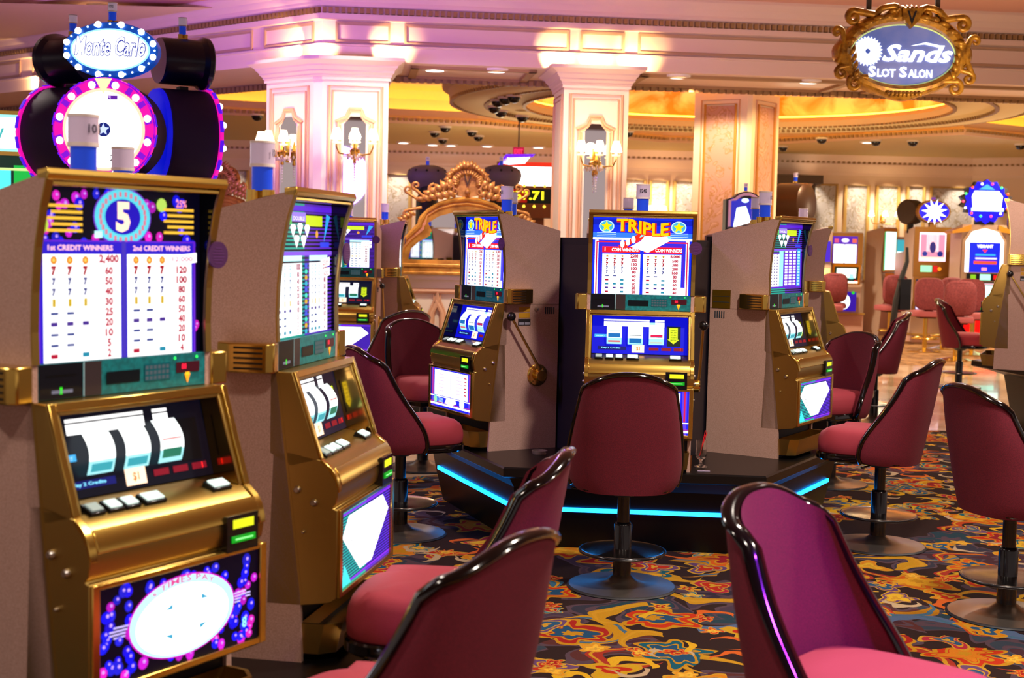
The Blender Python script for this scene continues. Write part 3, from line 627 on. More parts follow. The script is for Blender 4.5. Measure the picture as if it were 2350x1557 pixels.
# ------------------------------------------------------------------ floor
def carpet_mat():
    mt, nt, b = node_mat('floral_carpet'); N = nt.nodes.new; L = nt.links.new
    tc = N('ShaderNodeTexCoord')
    def warp(scale, amt, seed):
        nz = N('ShaderNodeTexNoise'); nz.inputs['Scale'].default_value = scale; nz.inputs['Detail'].default_value = 1
        mp = N('ShaderNodeMapping'); mp.inputs['Location'].default_value = (seed, seed*.7, 0); L(tc.outputs['Object'], mp.inputs['Vector']); L(mp.outputs['Vector'], nz.inputs['Vector'])
        ad = N('ShaderNodeVectorMath'); ad.operation = 'SUBTRACT'; L(nz.outputs['Color'], ad.inputs[0]); ad.inputs[1].default_value = (.5, .5, .5)
        sc = N('ShaderNodeVectorMath'); sc.operation = 'SCALE'; sc.inputs['Scale'].default_value = amt; L(ad.outputs[0], sc.inputs[0])
        o = N('ShaderNodeVectorMath'); o.operation = 'ADD'; L(mp.outputs['Vector'], o.inputs[0]); L(sc.outputs[0], o.inputs[1])
        return o.outputs[0]
    def mth(op, a, c=None):
        q = N('ShaderNodeMath'); q.operation = op
        if isinstance(a, (int, float)): q.inputs[0].default_value = a
        else: L(a, q.inputs[0])
        if c is not None:
            if isinstance(c, (int, float)): q.inputs[1].default_value = c
            else: L(c, q.inputs[1])
        return q.outputs[0]
    def mix(fac, a, c):
        q = N('ShaderNodeMix'); q.data_type = 'RGBA'; L(fac, q.inputs[0])
        for s_, v in ((6, a), (7, c)):
            if isinstance(v, str): q.inputs[s_].default_value = lin(v)
            else: L(v, q.inputs[s_])
        return q.outputs[2]
    def band(v, lo, hi):  # 1 inside
        return mth('MULTIPLY', mth('GREATER_THAN', v, lo), mth('LESS_THAN', v, hi))
    base = '#352321'
    def vm(op, a, c=None, out=0):
        q = N('ShaderNodeVectorMath'); q.operation = op
        for k, v in ((0, a), (1, c)):
            if v is None: continue
            if isinstance(v, tuple): q.inputs[k].default_value = v
            else: L(v, q.inputs[k])
        return q.outputs[out]
    def scaled(v, k):
        q = N('ShaderNodeVectorMath'); q.operation = 'SCALE'; L(v, q.inputs[0])
        if isinstance(k, (int, float)): q.inputs['Scale'].default_value = k
        else: L(k, q.inputs['Scale'])
        return q.outputs[0]
    def cells(vec, scale, seed):
        v = vm('ADD', scaled(vec, scale), (seed, seed*1.7, 0)); v = vm('MULTIPLY', v, (1, 1, 0))
        vo = N('ShaderNodeTexVoronoi'); vo.voronoi_dimensions = '2D'; vo.inputs['Scale'].default_value = 1; vo.inputs['Randomness'].default_value = .8; L(v, vo.inputs['Vector'])
        sp = N('ShaderNodeSeparateColor'); L(vo.outputs['Color'], sp.inputs[0]); dv = vm('SUBTRACT', v, vo.outputs['Position'])
        dv = vm('MULTIPLY', dv, (1, 1, 0)); return dv, sp.outputs
    def pick(fac, stops):
        rp = N('ShaderNodeValToRGB'); rp.color_ramp.interpolation = 'CONSTANT'; e = rp.color_ramp.elements
        e[0].position = 0; e[0].color = lin(stops[0]); e[1].position = 1/len(stops); e[1].color = lin(stops[1])
        for i, s_ in enumerate(stops[2:]): k = e.new((i+2)/len(stops)); k.color = lin(s_)
        L(fac, rp.inputs['Fac']); return rp.outputs['Color']
    def flower(prev, vec, scale, seed, R, petals, amp, stops, stops2, edge, gate):
        dv, rnd = cells(vec, scale, seed)
        sx = N('ShaderNodeSeparateXYZ'); L(dv, sx.inputs[0]); ang = mth('ARCTAN2', sx.outputs[1], sx.outputs[0])
        ln = vm('LENGTH', dv, None, 1)
        wob = mth('MULTIPLY', mth('SINE', mth('ADD', mth('MULTIPLY', ang, petals), mth('MULTIPLY', rnd[2], 6.28))), amp)
        d = mth('DIVIDE', ln, mth('MULTIPLY', mth('ADD', wob, 1), R))
        g = mth('GREATER_THAN', rnd[0], gate)
        c = mix(mth('MULTIPLY', g, mth('LESS_THAN', d, 1)), prev, edge)
        c = mix(mth('MULTIPLY', g, mth('LESS_THAN', d, .86)), c, pick(rnd[1], stops))
        c = mix(mth('MULTIPLY', g, band(d, .55, .64)), c, edge)
        c = mix(mth('MULTIPLY', g, mth('LESS_THAN', d, .52)), c, pick(rnd[2], stops2))
        c = mix(mth('MULTIPLY', g, mth('LESS_THAN', d, .22)), c, edge)
        return c
    def crescent(prev, vec, scale, seed, R, r2, off, stops, gate, line=None):
        dv, rnd = cells(vec, scale, seed); th = mth('MULTIPLY', rnd[2], 6.28)
        cb = N('ShaderNodeCombineXYZ'); L(mth('MULTIPLY', mth('COSINE', th), off), cb.inputs[0]); L(mth('MULTIPLY', mth('SINE', th), off), cb.inputs[1])
        d1 = vm('LENGTH', dv, None, 1); d2 = vm('LENGTH', vm('SUBTRACT', dv, cb.outputs[0]), None, 1)
        m_ = mth('MULTIPLY', mth('MULTIPLY', mth('LESS_THAN', d1, R), mth('GREATER_THAN', d2, r2)), mth('GREATER_THAN', rnd[0], gate))
        c = mix(m_, prev, pick(rnd[1], stops))
        if line: c = mix(mth('MULTIPLY', m_, band(d1, R*.80, R*.90)), c, line)
        return c
    v1 = warp(4.5, .20, 3.1); v2 = warp(7.0, .12, 11.7); v3 = warp(3.0, .34, 21.3)
    rgb = N('ShaderNodeRGB'); rgb.outputs[0].default_value = lin(base); col = rgb.outputs[0]
    col = flower(col, v3, 1.9, 5.1, .46, 5, .34, ['#4c3c4c', '#3c4450', '#5c3230', '#3a3846'], ['#3a3040', '#2c4450', '#4a2c34'], '#5a4650', .3)
    col = crescent(col, v1, 2.1, 13.3, .44, .36, .13, ['#b8881c', '#a87418', '#586a88', '#b07a20'], .62, '#4a6a80')
    col = crescent(col, v3, 2.7, 31.7, .42, .34, .12, ['#b04820', '#b88a20', '#3c6880', '#a03828'], .50, '#c09028')
    col = flower(col, v1, 2.3, 8.9, .37, 6, .22, ['#b83418', '#a02820', '#c05c18', '#1c5c6c', '#b83818'], ['#c87c20', '#8c2028', '#d09c28', '#285070'], '#b8861f', .40)
    col = flower(col, v2, 3.6, 17.9, .36, 3, .40, ['#c8801c', '#1f6470', '#a83040', '#c09a20', '#6a4a70'], ['#b03018', '#d0a830', '#305878'], '#c09430', .58)
    col = crescent(col, v2, 4.4, 41.1, .40, .33, .12, ['#d0a428', '#c86428', '#b8a080'], .62)
    col = flower(col, v2, 6.0, 27.3, .30, 5, .30, ['#c84020', '#d09020', '#3a7888'], ['#e0b040', '#a02020'], '#c09a40', .74)
    fine = N('ShaderNodeTexNoise'); fine.inputs['Scale'].default_value = 180; L(tc.outputs['Object'], fine.inputs['Vector'])
    ml = N('ShaderNodeMix'); ml.data_type = 'RGBA'; ml.blend_type = 'MULTIPLY'; ml.inputs[0].default_value = .5; L(col, ml.inputs[6]); L(fine.outputs['Color'], ml.inputs[7])
    gm = N('ShaderNodeGamma'); gm.inputs[1].default_value = 1.12; L(ml.outputs[2], gm.inputs[0])
    L(gm.outputs[0], b.inputs['Base Color']); b.inputs['Roughness'].default_value = .95; b.inputs['Specular IOR Level'].default_value = .1
    return mt
CARPET = carpet_mat()
MARB = mat('marble', '#ecd2b4', .12, noise=('#c8a07c', 1.6, .42, .6), coat=.4)
GOLDC = mat('golden_carpet', '#a07040', .9, noise=('#6a4420', 6, .42, .58))
struct(MB().m(mat('slab', '#6a5040', .7)).box(-30, 30, -12, 50, -.25, -.012).build('floor'))
cf = [(-9, -3), (7, -3), (7, 12.4), (3.2, 12.4), (1.6, 11.0), (-.1, 9.75), (-1.2, 9.0), (-9, 9.0)]
struct(MB().m(CARPET).prism(cf, lambda p, t: (p[0], p[1], t), -.012, 0).build('floor', smooth=0))
mf = [(7, 12.4), (3.2, 12.4), (1.6, 11.0), (-.1, 9.75), (-1.2, 9.0), (-9, 9.0), (-9, 13.4), (1.2, 13.4), (3.0, 19.4), (15, 19.4), (15, 12.4)]
struct(MB().m(MARB).prism(mf, lambda p, t: (p[0], p[1], t), -.012, -.002).build('floor', smooth=0))
struct(MB().m(GOLDC).prism([(-9, 13.4), (1.2, 13.4), (3.0, 19.4), (15, 19.4), (17, 30), (-12, 30)], lambda p, t: (p[0], p[1], t), -.012, 0).build('floor', smooth=0))

# ------------------------------------------------------------------ front beam, ceiling
def offpath(P, o):
    """offset polyline to its right-hand/camera side by o"""
    Q = []
    for i, p in enumerate(P):
        p = Vector(p); ds = []
        if i > 0: ds.append((p-Vector(P[i-1])).normalized())
        if i < len(P)-1: ds.append((Vector(P[i+1])-p).normalized())
        ns = [Vector((d.y, -d.x)) for d in ds]
        n = sum(ns, Vector((0, 0))); n.normalize(); k = 1/max(.3, n.dot(ns[0]))
        Q.append(p+n*o*k)
    return Q
def sweep(mb, P, prof, closed=False):
    R = []
    cols = [offpath(P, o) for o, z in prof]
    for i in range(len(P)): R.append([(cols[j][i].x, cols[j][i].y, prof[j][1]) for j in range(len(prof))])
    return mb.rings(R, True, True)
def beads(mb, P, o, z, size, step, h=None):
    Q = offpath(P, o)
    for a, b in zip(Q, Q[1:]):
        L_ = (b-a).length; n = max(1, int(L_/step)); d = (b-a)/L_; nn = Vector((d.y, -d.x))
        for k in range(n):
            c = a+d*(L_*(k+.5)/n); hh = h or size
            mb.X = Matrix(((d.x, nn.x, 0, c.x), (d.y, nn.y, 0, c.y), (0, 0, 1, z), (0, 0, 0, 1)))
            mb.box(-size*.35, size*.35, -.012, size*.6, 0, hh)
    mb.X = None
BP = [(-12.0, 22.7), (-1.97, 14.0), (6.2, 14.93), (14, 15.82)]
mb = MB(); mb.m(CREAM)
# entablature: outside offsets, z
sweep(mb, BP, [(0, 3.40), (.03, 3.40), (.03, 3.545), (.05, 3.55), (.05, 3.565), (.0, 3.575), (.0, 3.80), (.05, 3.81), (.05, 3.865), (.02, 3.87), (.02, 3.93), (.05, 3.94), (.06, 3.96), (.06, 3.985), (.085, 4.02), (.09, 4.045), (.13, 4.09), (.14, 4.11), (.14, 4.20), (-1.2, 4.20), (-1.2, 3.40)])
beam = struct(mb.build('wall_beam', smooth=25))
b = MB(); b.m(BEADM); beads(b, BP, .03, 3.872, .055, .062, .05); struct(b.build('trim_1', smooth=0))
# frieze panels
def frame_rect(mb, p0, p1, z0, z1, wd, dp, o=0.0):
    p0, p1 = Vector(p0), Vector(p1); d = (p1-p0).normalized(); n = Vector((d.y, -d.x)); L_ = (p1-p0).length
    mb.X = Matrix(((d.x, n.x, 0, p0.x+n.x*o), (d.y, n.y, 0, p0.y+n.y*o), (0, 0, 1, 0), (0, 0, 0, 1)))
    for a0, a1, c0, c1 in ((0, L_, z0, z0+wd), (0, L_, z1-wd, z1), (0, wd, z0+wd, z1-wd), (L_-wd, L_, z0+wd, z1-wd)): mb.box(a0, a1, -.01, dp, c0, c1)
    for a0, a1, c0, c1 in ((wd, L_-wd, z0+wd, z0+wd*1.4), (wd, L_-wd, z1-wd*1.4, z1-wd)): mb.box(a0, a1, -.01, dp*.5, c0, c1)
    mb.X = None
C0, C1, C2_ = Vector(BP[0]), Vector(BP[1]), Vector(BP[2])
dL = (C0-C1).normalized(); dR = (C2_-C1).normalized()
b = MB(); b.m(mat('panel_mould', '#b89878', .5))
segs = [(.06, .66), (.80, 3.03-.55), (2.62, 3.02), (3.14, 6.0), (6.2, 9.4)]
for a, c in ((.13, .68), (.82, 2.5), (2.62, 3.08), (3.22, 6.1), (6.25, 9.2), (9.4, 12)): frame_rect(b, C1+dR*a, C1+dR*c, 3.585, 3.79, .022, .02)
for a, c in ((.12, .9), (1.1, 3.2), (3.4, 5.5), (5.8, 7.8), (8, 10)): frame_rect(b, C1+dL*c, C1+dL*a, 3.585, 3.79, .022, .02)
struct(b.build('trim_2', smooth=0))
# ceiling of the front hall
Q1 = offpath(BP, .13); Q2 = offpath(BP, 1.25)
b = MB(); b.m(mat('hall_ceiling', '#dfae9c', .8))
for i in range(3): b.poly([(Q1[i].x, Q1[i].y, 4.14), (Q1[i+1].x, Q1[i+1].y, 4.14), (Q2[i+1].x, Q2[i+1].y, 4.14), (Q2[i].x, Q2[i].y, 4.14)])
b.poly([(Q2[0].x, Q2[0].y, 4.46), (Q2[1].x, Q2[1].y, 4.46), (Q2[2].x, Q2[2].y, 4.46), (Q2[3].x, Q2[3].y, 4.46), (14, -6, 4.46), (-14, -6, 4.46)])
struct(b.build('ceiling', smooth=0, fix=False))
b = MB(); b.m(CREAM); sweep(b, BP, [(1.16, 4.12), (1.20, 4.12), (1.24, 4.15), (1.30, 4.18), (1.34, 4.26), (1.42, 4.30), (1.46, 4.46), (1.14, 4.46), (1.14, 4.14)]); struct(b.build('trim_3', smooth=25))

# ------------------------------------------------------------------ salon ceiling with its round coffer
RC = Vector((2.9, 18.55)); R_OUT, R_MID, R_IN = 3.8, 3.25, 2.78; ZC = 3.42
NS = 96
def circ(r, z, k, n=NS): a = 2*pi*k/n; return (RC.x+r*math.cos(a), RC.y+r*math.sin(a), z)
b = MB(); b.m(mat('salon_ceiling', '#cfb884', .75))
prof = [(R_OUT, ZC+.26), (R_OUT+.10, ZC+.25), (R_OUT+.10, ZC+.20), (R_OUT+.02, ZC+.17), (R_OUT, ZC+.05), (R_OUT-.05, ZC+.04), (R_OUT-.12, ZC), (R_MID+.1, ZC), (R_MID+.04, ZC+.03), (R_MID, ZC+.06), (R_MID-.08, ZC+.06), (R_IN+.1, ZC+.06), (R_IN+.05, ZC+.02), (R_IN, ZC+.02), (R_IN, ZC+.10), (R_IN+.03, ZC+.12), (R_IN+.05, ZC+.16), (R_IN+.3, ZC+.17), (R_IN+.3, ZC+.22), (R_OUT, ZC+.27)]
b.rings([[circ(r, z, k) for k in range(NS)] for r, z in prof] , True, False)
struct(b.build('ceiling_ring', smooth=40))
b = MB(); b.m(BEADM)
for r, z, n in ((R_OUT-.03, ZC+.045, 300), (R_MID+.06, ZC+.02, 260), (R_IN+.02, ZC+.03, 220)):
    for k in range(n):
        a = 2*pi*k/n; b.X = Matrix.Translation((RC.x+r*math.cos(a), RC.y+r*math.sin(a), z-.035)) @ Matrix.Rotation(a, 4, 'Z'); b.box(-.02, .03, -.02, .02, 0, .045)
b.X = None; struct(b.build('trim_4', smooth=0))
# painted drum inside the opening
mt, nt, bs = node_mat('painted_sky'); N = nt.nodes.new; L = nt.links.new
tc = N('ShaderNodeTexCoord'); nz = N('ShaderNodeTexNoise'); nz.inputs['Scale'].default_value = 1.6; nz.inputs['Detail'].default_value = 4; nz.inputs['Distortion'].default_value = 1
L(tc.outputs['Object'], nz.inputs['Vector']); rp = N('ShaderNodeValToRGB'); e = rp.color_ramp.elements; e[0].position = .40; e[0].color = lin('#dc9440'); e[1].position = .62; e[1].color = lin('#fff0cc')
L(nz.outputs['Fac'], rp.inputs['Fac']); L(rp.outputs['Color'], bs.inputs['Base Color']); bs.inputs['Roughness'].default_value = .8
b = MB(); b.m(MATS['painted_sky']); b.rings([[circ(r, z, k) for k in range(NS)] for r, z in ((R_IN+.3, ZC+.22), (R_IN+.28, ZC+.5), (R_IN, ZC+.85), (R_IN*.6, ZC+1.05), (.05, ZC+1.1))], True, False)
struct(b.build('ceiling_dome', smooth=60))
COVE_E = mat('cove_light_orange', '#ffb040', .5, emit=15, ecolor='#ff9c28')
b = MB(); b.m(COVE_E); b.rings([[circ(r, z, k) for k in range(NS)] for r, z in ((R_IN+.10, ZC+.172), (R_IN+.14, ZC+.172), (R_IN+.14, ZC+.19), (R_IN+.10, ZC+.19), (R_IN+.10, ZC+.172))], True, False)
tag(b.build('cove_light', smooth=0), 'orange light strip glowing under the painted dome of the round coffer', 'light strip')
# high yellow cove around the ring, and lower ceiling beyond it
EDGE = [(-7.5, 19.6), (-2.6, 21.4), (-.6, 21.9), (1.2, 23.3), (2.6, 24.4), (4.4, 24.4), (5.6, 22.9), (6.9, 21.4), (8.6, 22.6), (12, 24.5)]
E2 = [(x, y) for x, y in EDGE]
b = MB(); b.m(mat('salon_ceiling_low', '#c8b27c', .75))
for (x0, y0), (x1, y1) in zip(E2, E2[1:]): b.poly([(x0, y0+.12, ZC), (x1, y1+.12, ZC), (x1*1.1, 31, ZC), (x0*1.1, 31, ZC)])
struct(b.build('ceiling_low', smooth=0, fix=False))
b = MB(); b.m(TAN); sweep(b, [(x, y) for x, y in EDGE], [(-.14, ZC-.0), (-.02, ZC-.005), (.0, ZC+.02), (.03, ZC+.05), (.03, ZC+.08), (-.05, ZC+.12), (-.05, ZC+.22), (-.15, ZC+.22)]); struct(b.build('trim_5', smooth=20))
b = MB(); b.m(BEADM); beads(b, EDGE, .02, ZC+.03, .07, .09, .045); struct(b.build('trim_6', smooth=0))
b = MB(); b.m(mat('cove_plaster', '#f0d8b0', .8)); sweep(b, EDGE, [(-.4, ZC+.1), (-.45, ZC+.42), (-.35, ZC+.55), (-.1, ZC+.62), (-.1, ZC+.66), (-.5, ZC+.66), (-.5, ZC+.1)])
b.poly([(-12, 15, ZC+.64), (14, 15, ZC+.64), (14, 26, ZC+.64), (-12, 26, ZC+.64)])
struct(b.build('ceiling_upper', smooth=20, fix=False))
COVE_Y = mat('cove_light_yellow', '#ffc030', .5, emit=13, ecolor='#ffcc30')
b = MB(); b.m(COVE_Y); sweep(b, EDGE, [(-.22, ZC+.14), (-.18, ZC+.14), (-.18, ZC+.17), (-.22, ZC+.17)]); tag(b.build('cove_light', smooth=0), 'yellow light strip hidden on the zigzag ceiling ledge', 'light strip')
b = MB(); b.m(COVE_Y); b.rings([[circ(r, z, k) for k in range(NS)] for r, z in ((R_OUT+.10, ZC+.29), (R_OUT+.06, ZC+.29), (R_OUT+.06, ZC+.32), (R_OUT+.10, ZC+.32), (R_OUT+.10, ZC+.29))], True, False); tag(b.build('cove_light', smooth=0), 'yellow light strip lying on top of the round ceiling ring', 'light strip')
# soffit coffers between the columns
b = MB(); b.m(mat('soffit_mould', '#a88458', .6)); 
for a, c in ((.9, 2.2), (3.3, 5.6), (6.0, 8.6)): 
    p0, p1 = C1+dR*a, C1+dR*c; n = Vector((dR.y, -dR.x))
    for o0, o1 in ((-.14, -.22), (-1.06, -1.14)):
        q = [p0+n*o0, p1+n*o0, p1+n*o1, p0+n*o1]; b.prism([(v.x, v.y) for v in q], lambda p, t: (p[0], p[1], t), 3.37, 3.40)
    for e_ in (p0, p1-dR*.08):
        q = [e_+n*-.14, e_+dR*.08+n*-.14, e_+dR*.08+n*-1.14, e_+n*-1.14]; b.prism([(v.x, v.y) for v in q], lambda p, t: (p[0], p[1], t), 3.37, 3.40)
Q = offpath(BP, -1.16); sweep(b, [tuple(v) for v in Q], [(0, 3.34), (.05, 3.34), (.05, 3.40), (0, 3.40)])
struct(b.build('trim_7', smooth=0))
b = MB(); b.m(BEADM); beads(b, [tuple(v) for v in offpath(BP, -1.12)], 0, 3.33, .075, .085, .065); struct(b.build('trim_8', smooth=0))

# ------------------------------------------------------------------ columns
def face_frame(p0, p1):
    """matrix with x along the face, -y towards the viewer, origin at middle of the face"""
    p0, p1 = Vector(p0), Vector(p1); d = (p1-p0).normalized(); n = Vector((d.y, -d.x)); c = (p0+p1)/2
    return Matrix(((d.x, -n.x, 0, c.x), (d.y, -n.y, 0, c.y), (0, 0, 1, 0), (0, 0, 0, 1))), (p1-p0).length
MOULD = mat('column_mould', '#d8a880', .5)
def mirror_panel(mb_m, mb_g, w, z1, z0=.9):
    hw = w*.165; s = w*.09
    pts = [(-hw, z0), (hw, z0), (hw, z1-s*1.3), (hw*.62, z1-s*.5), (hw*.42, z1), (-hw*.42, z1), (-hw*.62, z1-s*.5), (-hw, z1-s*1.3)]
    mb_g.prism(pts, lambda p, t: (p[0], t, p[1]), -.012, 0)
    ow = hw+.06; oz = z1+.075
    o_ = [(ow, z0), (ow, z1-s*1.1), (ow+.03, z1-s*.9), (hw*.85, z1-s*.1), (hw*.6, oz-.02), (hw*.55, oz), (-hw*.55, oz), (-hw*.6, oz-.02), (-hw*.85, z1-s*.1), (-ow-.03, z1-s*.9), (-ow, z1-s*1.1), (-ow, z0)]
    mb_m.tube([(x, -.01, z) for x, z in o_], .017, 6)
    mb_m.tube([(x*.86, -.012, z-.025) for x, z in o_], .010, 6)
def panel_lines(mb, w, z0, z1):
    for f, r in ((.40, .014), (.345, .010)):
        hw = w*f; zt = z1-(w*.4-hw)*1.2
        mb.tube([(-hw, -.006, z0), (-hw, -.006, zt), (hw, -.006, zt), (hw, -.006, z0)], r, 6)
def column(name, label, faces, poly, ztop, decor, capital=True, z_mirror=2.84):
    t = thing(name, label, 'column', (poly[0][0], poly[0][1], 0)); T = Matrix.Translation((-poly[0][0], -poly[0][1], 0))
    b = MB(); b.X = T; b.m(CREAM2); b.pz(poly, 0, ztop); b.build('shaft', t, 20)
    if capital:
        b = MB(); b.X = T; b.m(CREAM)
        c = sum((Vector(p) for p in poly), Vector((0, 0)))/len(poly)
        def ring(o, z): 
            P = [Vector(p) for p in poly]; n = len(P); out = []
            for i in range(n):
                a, p, q = P[i-1], P[i], P[(i+1) % n]; d1 = (p-a).normalized(); d2 = (q-p).normalized(); n1 = Vector((d1.y, -d1.x)); n2 = Vector((d2.y, -d2.x)); m_ = (n1+n2).normalized(); k = 1/max(.4, m_.dot(n1)); v = p+m_*o*k; out.append((v.x, v.y, z))
            return out
        zt = ztop
        b.rings([ring(o, z) for o, z in ((.0, zt-.22), (.018, zt-.22), (.018, zt-.19), (.03, zt-.18), (.03, zt-.165), (.055, zt-.14), (.055, zt-.125), (.085, zt-.09), (.09, zt-.075), (.125, zt-.05), (.155, zt-.035), (.155, zt))])
        b.build('capital', t, 20)
    mm = MB(); gg = MB(); mm.m(MOULD); gg.m(MIRR)
    for p0, p1, kind in faces:
        M_, L_ = face_frame(p0, p1); mm.X = T @ M_; gg.X = T @ M_
        if kind == 'mirror': mirror_panel(mm, gg, L_, z_mirror); panel_lines(mm, L_, .3, z_mirror+.3)
        elif kind == 'plain': panel_lines(mm, L_, .3, z_mirror+.3)
        else:
            gg.m(MATS['rose_damask']); gg.box(-L_*.27, L_*.27, -.006, 0, .6, ztop-.16); mm.m(mat('gold_bead_mould', '#c89040', .4, .4))
            mm.tube([(-L_*.29, -.008, .5), (-L_*.29, -.008, ztop-.14), (L_*.29, -.008, ztop-.14), (L_*.29, -.008, .5)], .016, 6); mm.m(MOULD)
            mm.tube([(-L_*.36, -.006, .5), (-L_*.36, -.006, ztop-.09), (L_*.36, -.006, ztop-.09), (L_*.36, -.006, .5)], .010, 6)
    mm.build('moulding', t, 40); gg.build('mirror_inlay' if decor == 'mirror' else 'wallpaper_inlay', t, 0)
    return t
def sconce(label, M_, z, w=.235, group='crystal wall sconces', n=3, energy=22):
    t = thing('wall_sconce', label, 'wall lamp', M_ @ Vector((0, 0, z)), M_.to_euler().z, group)
    b = MB(); b.m(BRASS).lathe([(.004, 0), (.05, .0), (.05, .012), (.02, .03)], 16, (0, -.0, 0), 'y') if False else b.m(BRASS).box(-.03, .03, -.02, -.001, -.12, .12); b.lathe([(.004, -.16), (.02, -.14), (.012, -.1), (.05, -.05), (.055, -.02), (.02, 0), (.012, .06), (.004, .1)], 14, (0, -.09, 0)); b.build('back_plate', t)
    for i in range(n):
        a = (i-(n-1)/2)*(1.5/max(1, (n-1)/2)*.5 if n > 1 else 0)*1.0; x = math.sin(a)*w*1.12; y = -.09-.18*math.cos(a)
        b = MB(); b.m(BRASS).tube([(0, -.09, -.03), (x*.4, -.09+(y+.09)*.4, -.07), (x*.85, -.09+(y+.09)*.85, -.06), (x, y, 0), (x, y, .035)], .008, 8); b.m(mat('bobeche_glass', '#fff0d8', .2, emit=.9, ecolor='#ffdca8')).lathe([(.01, .03), (.04, .035), (.046, .05), (.012, .045), (.012, .08)], 14, (x, y, 0)); b.build('arm', t)
        b = MB(); b.m(mat('lit_shade', '#fff2d8', .8, emit=4.5, ecolor='#ffe4b8')).lathe([(.060, .078), (.031, .185)], 18, (x, y, 0)); b.build('lamp_shade', t)
    b = MB(); b.m(CRYS)
    rd = random.Random(3)
    for k in range(16): a = 2*pi*k/16; b.ball((.07*math.cos(a), -.09+.07*math.sin(a), -.07-.02*(k % 2)), .011, 6, 4, (1, 1, 1.7))
    for k in range(7): b.ball((0, -.09, -.15-.028*k), .014-.0012*k, 6, 4, (1, 1, 1.2))
    for k in range(10): b.ball((rd.uniform(-.14, .14), -.12, -.06-.05*rd.random()), .009, 6, 4, (1, 1, 2))
    b.build('crystal_drops', t)
    p = M_ @ Vector((0, -.30, z+.14)); lamp('POINT', 'sconce_lamp', p, energy, (1, .66, .30), None, .06)
    return t
NR = Vector((dR.y, -dR.x)); NL = Vector((-dL.y, dL.x)); NL = NL if NL.y < 0 else -NL
# column A: two faces with a bevelled corner
a0 = Vector((-1.95, 13.90)); a1 = a0+dR*.66
l0 = Vector((-2.04, 13.93)); l1 = l0+dL*.74
polyA = [tuple(l1), tuple(l0), tuple(a0), tuple(a1), tuple(a1-NR*.7), tuple(l1-NL*.6)]
colA = column('column', 'cream corner column with two mirrored faces beside the wheel game', [(l1, l0, 'mirror'), (a0, a1, 'mirror')], polyA, 3.42, 'mirror')
MA1, LA1 = face_frame(a0, a1); MA2, LA2 = face_frame(l1, l0)
sconce('crystal sconce with three lit shades on the right face of the corner column', MA1, 2.52)
sconce('crystal sconce on the left face of the corner column, partly behind a beacon light', MA2, 2.50)
b0 = Vector((.475, 14.16)); b1 = b0+dR*.67
MBm = Vector((dR.x, dR.y))
polyB = [tuple(b0), tuple(b1), tuple(b1-NR*.72), tuple(b0-NR*.72)]
colB = column('column', 'cream square column with one mirrored face behind the star slot machine', [(b0, b1, 'mirror'), (b0-NR*.72, b0, 'plain')], polyB, 3.42, 'mirror')
MB1, LB1 = face_frame(b0, b1)
sconce('crystal sconce with glowing shades on the square column behind the star slot machine', MB1, 2.47)
# column C under the ring
c0 = Vector((2.70, 16.1)); cl = c0+Vector((-.60, .34)); cr = c0+Vector((.44, .54))
polyC = [tuple(cl), tuple(c0+Vector((-.03, .02))), tuple(c0+Vector((.03, .03))), tuple(cr), tuple(cr+Vector((-.5, .5))), tuple(cl+Vector((.1, .6)))]
colC = column('column', 'column with rose damask wallpaper panels standing under the round ceiling ring', [(cl, c0+Vector((-.03, .02)), 'paper'), (c0+Vector((.03, .03)), cr, 'paper')], polyC, ZC+.0, 'paper', capital=False)
# column D at the far left behind the wheel game
d0 = Vector((-5.3, 17.0)); d1 = d0+dL*.9; d2 = d0+dR*.0
# warm uplights standing on the capitals
for p in (MA1 @ Vector((-.42, -.05, 3.47)), MA1 @ Vector((.33, -.06, 3.47)), MA2 @ Vector((.06, -.06, 3.47)), MB1 @ Vector((-.40, -.06, 3.47)), MB1 @ Vector((0, -.06, 3.47)), MB1 @ Vector((.40, -.06, 3.47)), Vector((C1.x+dL.x*5.35, C1.y+dL.y*5.35, 3.47))+Vector((NL.x*.1, NL.y*.1, 0))):
    lamp('SPOT', 'capital_uplight_lamp', (p.x, p.y, 3.475), 17, (1, .62, .27), (p.x-.0, p.y+.3, 3.475+.06), .006, 122, .25)
# downlights washing the column faces
for M_ in (MA1, MA2, MB1):
    p = M_ @ Vector((0, -.75, 4.08)); q = M_ @ Vector((0, 0, 2.3)); lamp('SPOT', 'column_downlight_lamp', p, 62, (1, .74, .52), q, .02, 62, .5)
lamp('SPOT', 'column_downlight_lamp', (3.9, 15.3, 3.36), 150, (1, .62, .25), (3.0, 16.3, 1.9), .04, 90, .5)
lamp('SPOT', 'column_downlight_lamp', (1.9, 15.4, 3.36), 150, (1, .66, .4), (2.4, 16.3, 1.9), .04, 90, .5)

# ------------------------------------------------------------------ far wall
FW = [(-9.5, 26.6), (9.0, 27.3), (9.35, 27.0), (14, 24.6)]
b = MB(); b.m(mat('far_wall_paint', '#e2cab2', .6)); sweep(b, FW, [(0, 0), (0, 3.42), (-.3, 3.42), (-.3, 0)]); struct(b.build('wall_back', smooth=0))
b = MB(); b.m(CREAM); sweep(b, FW, [(0, 3.05), (.03, 3.05), (.05, 3.10), (.16, 3.2), (.2, 3.26), (.2, 3.30), (0, 3.30)]); b.m(BEADM); beads(b, FW, .19, 3.27, .07, .1, .05); struct(b.build('trim_9', smooth=20))
b = MB(); b.m(CREAM); sweep(b, FW, [(0, 3.30), (.22, 3.30), (.35, 3.38), (.42, 3.42), (0, 3.42)]); struct(b.build('trim_10', smooth=20))
dm = MB(); gm = MB(); dm.m(MATS['silver_damask']); gm.m(mat('gold_mould', '#c8a45e', .45, .3))
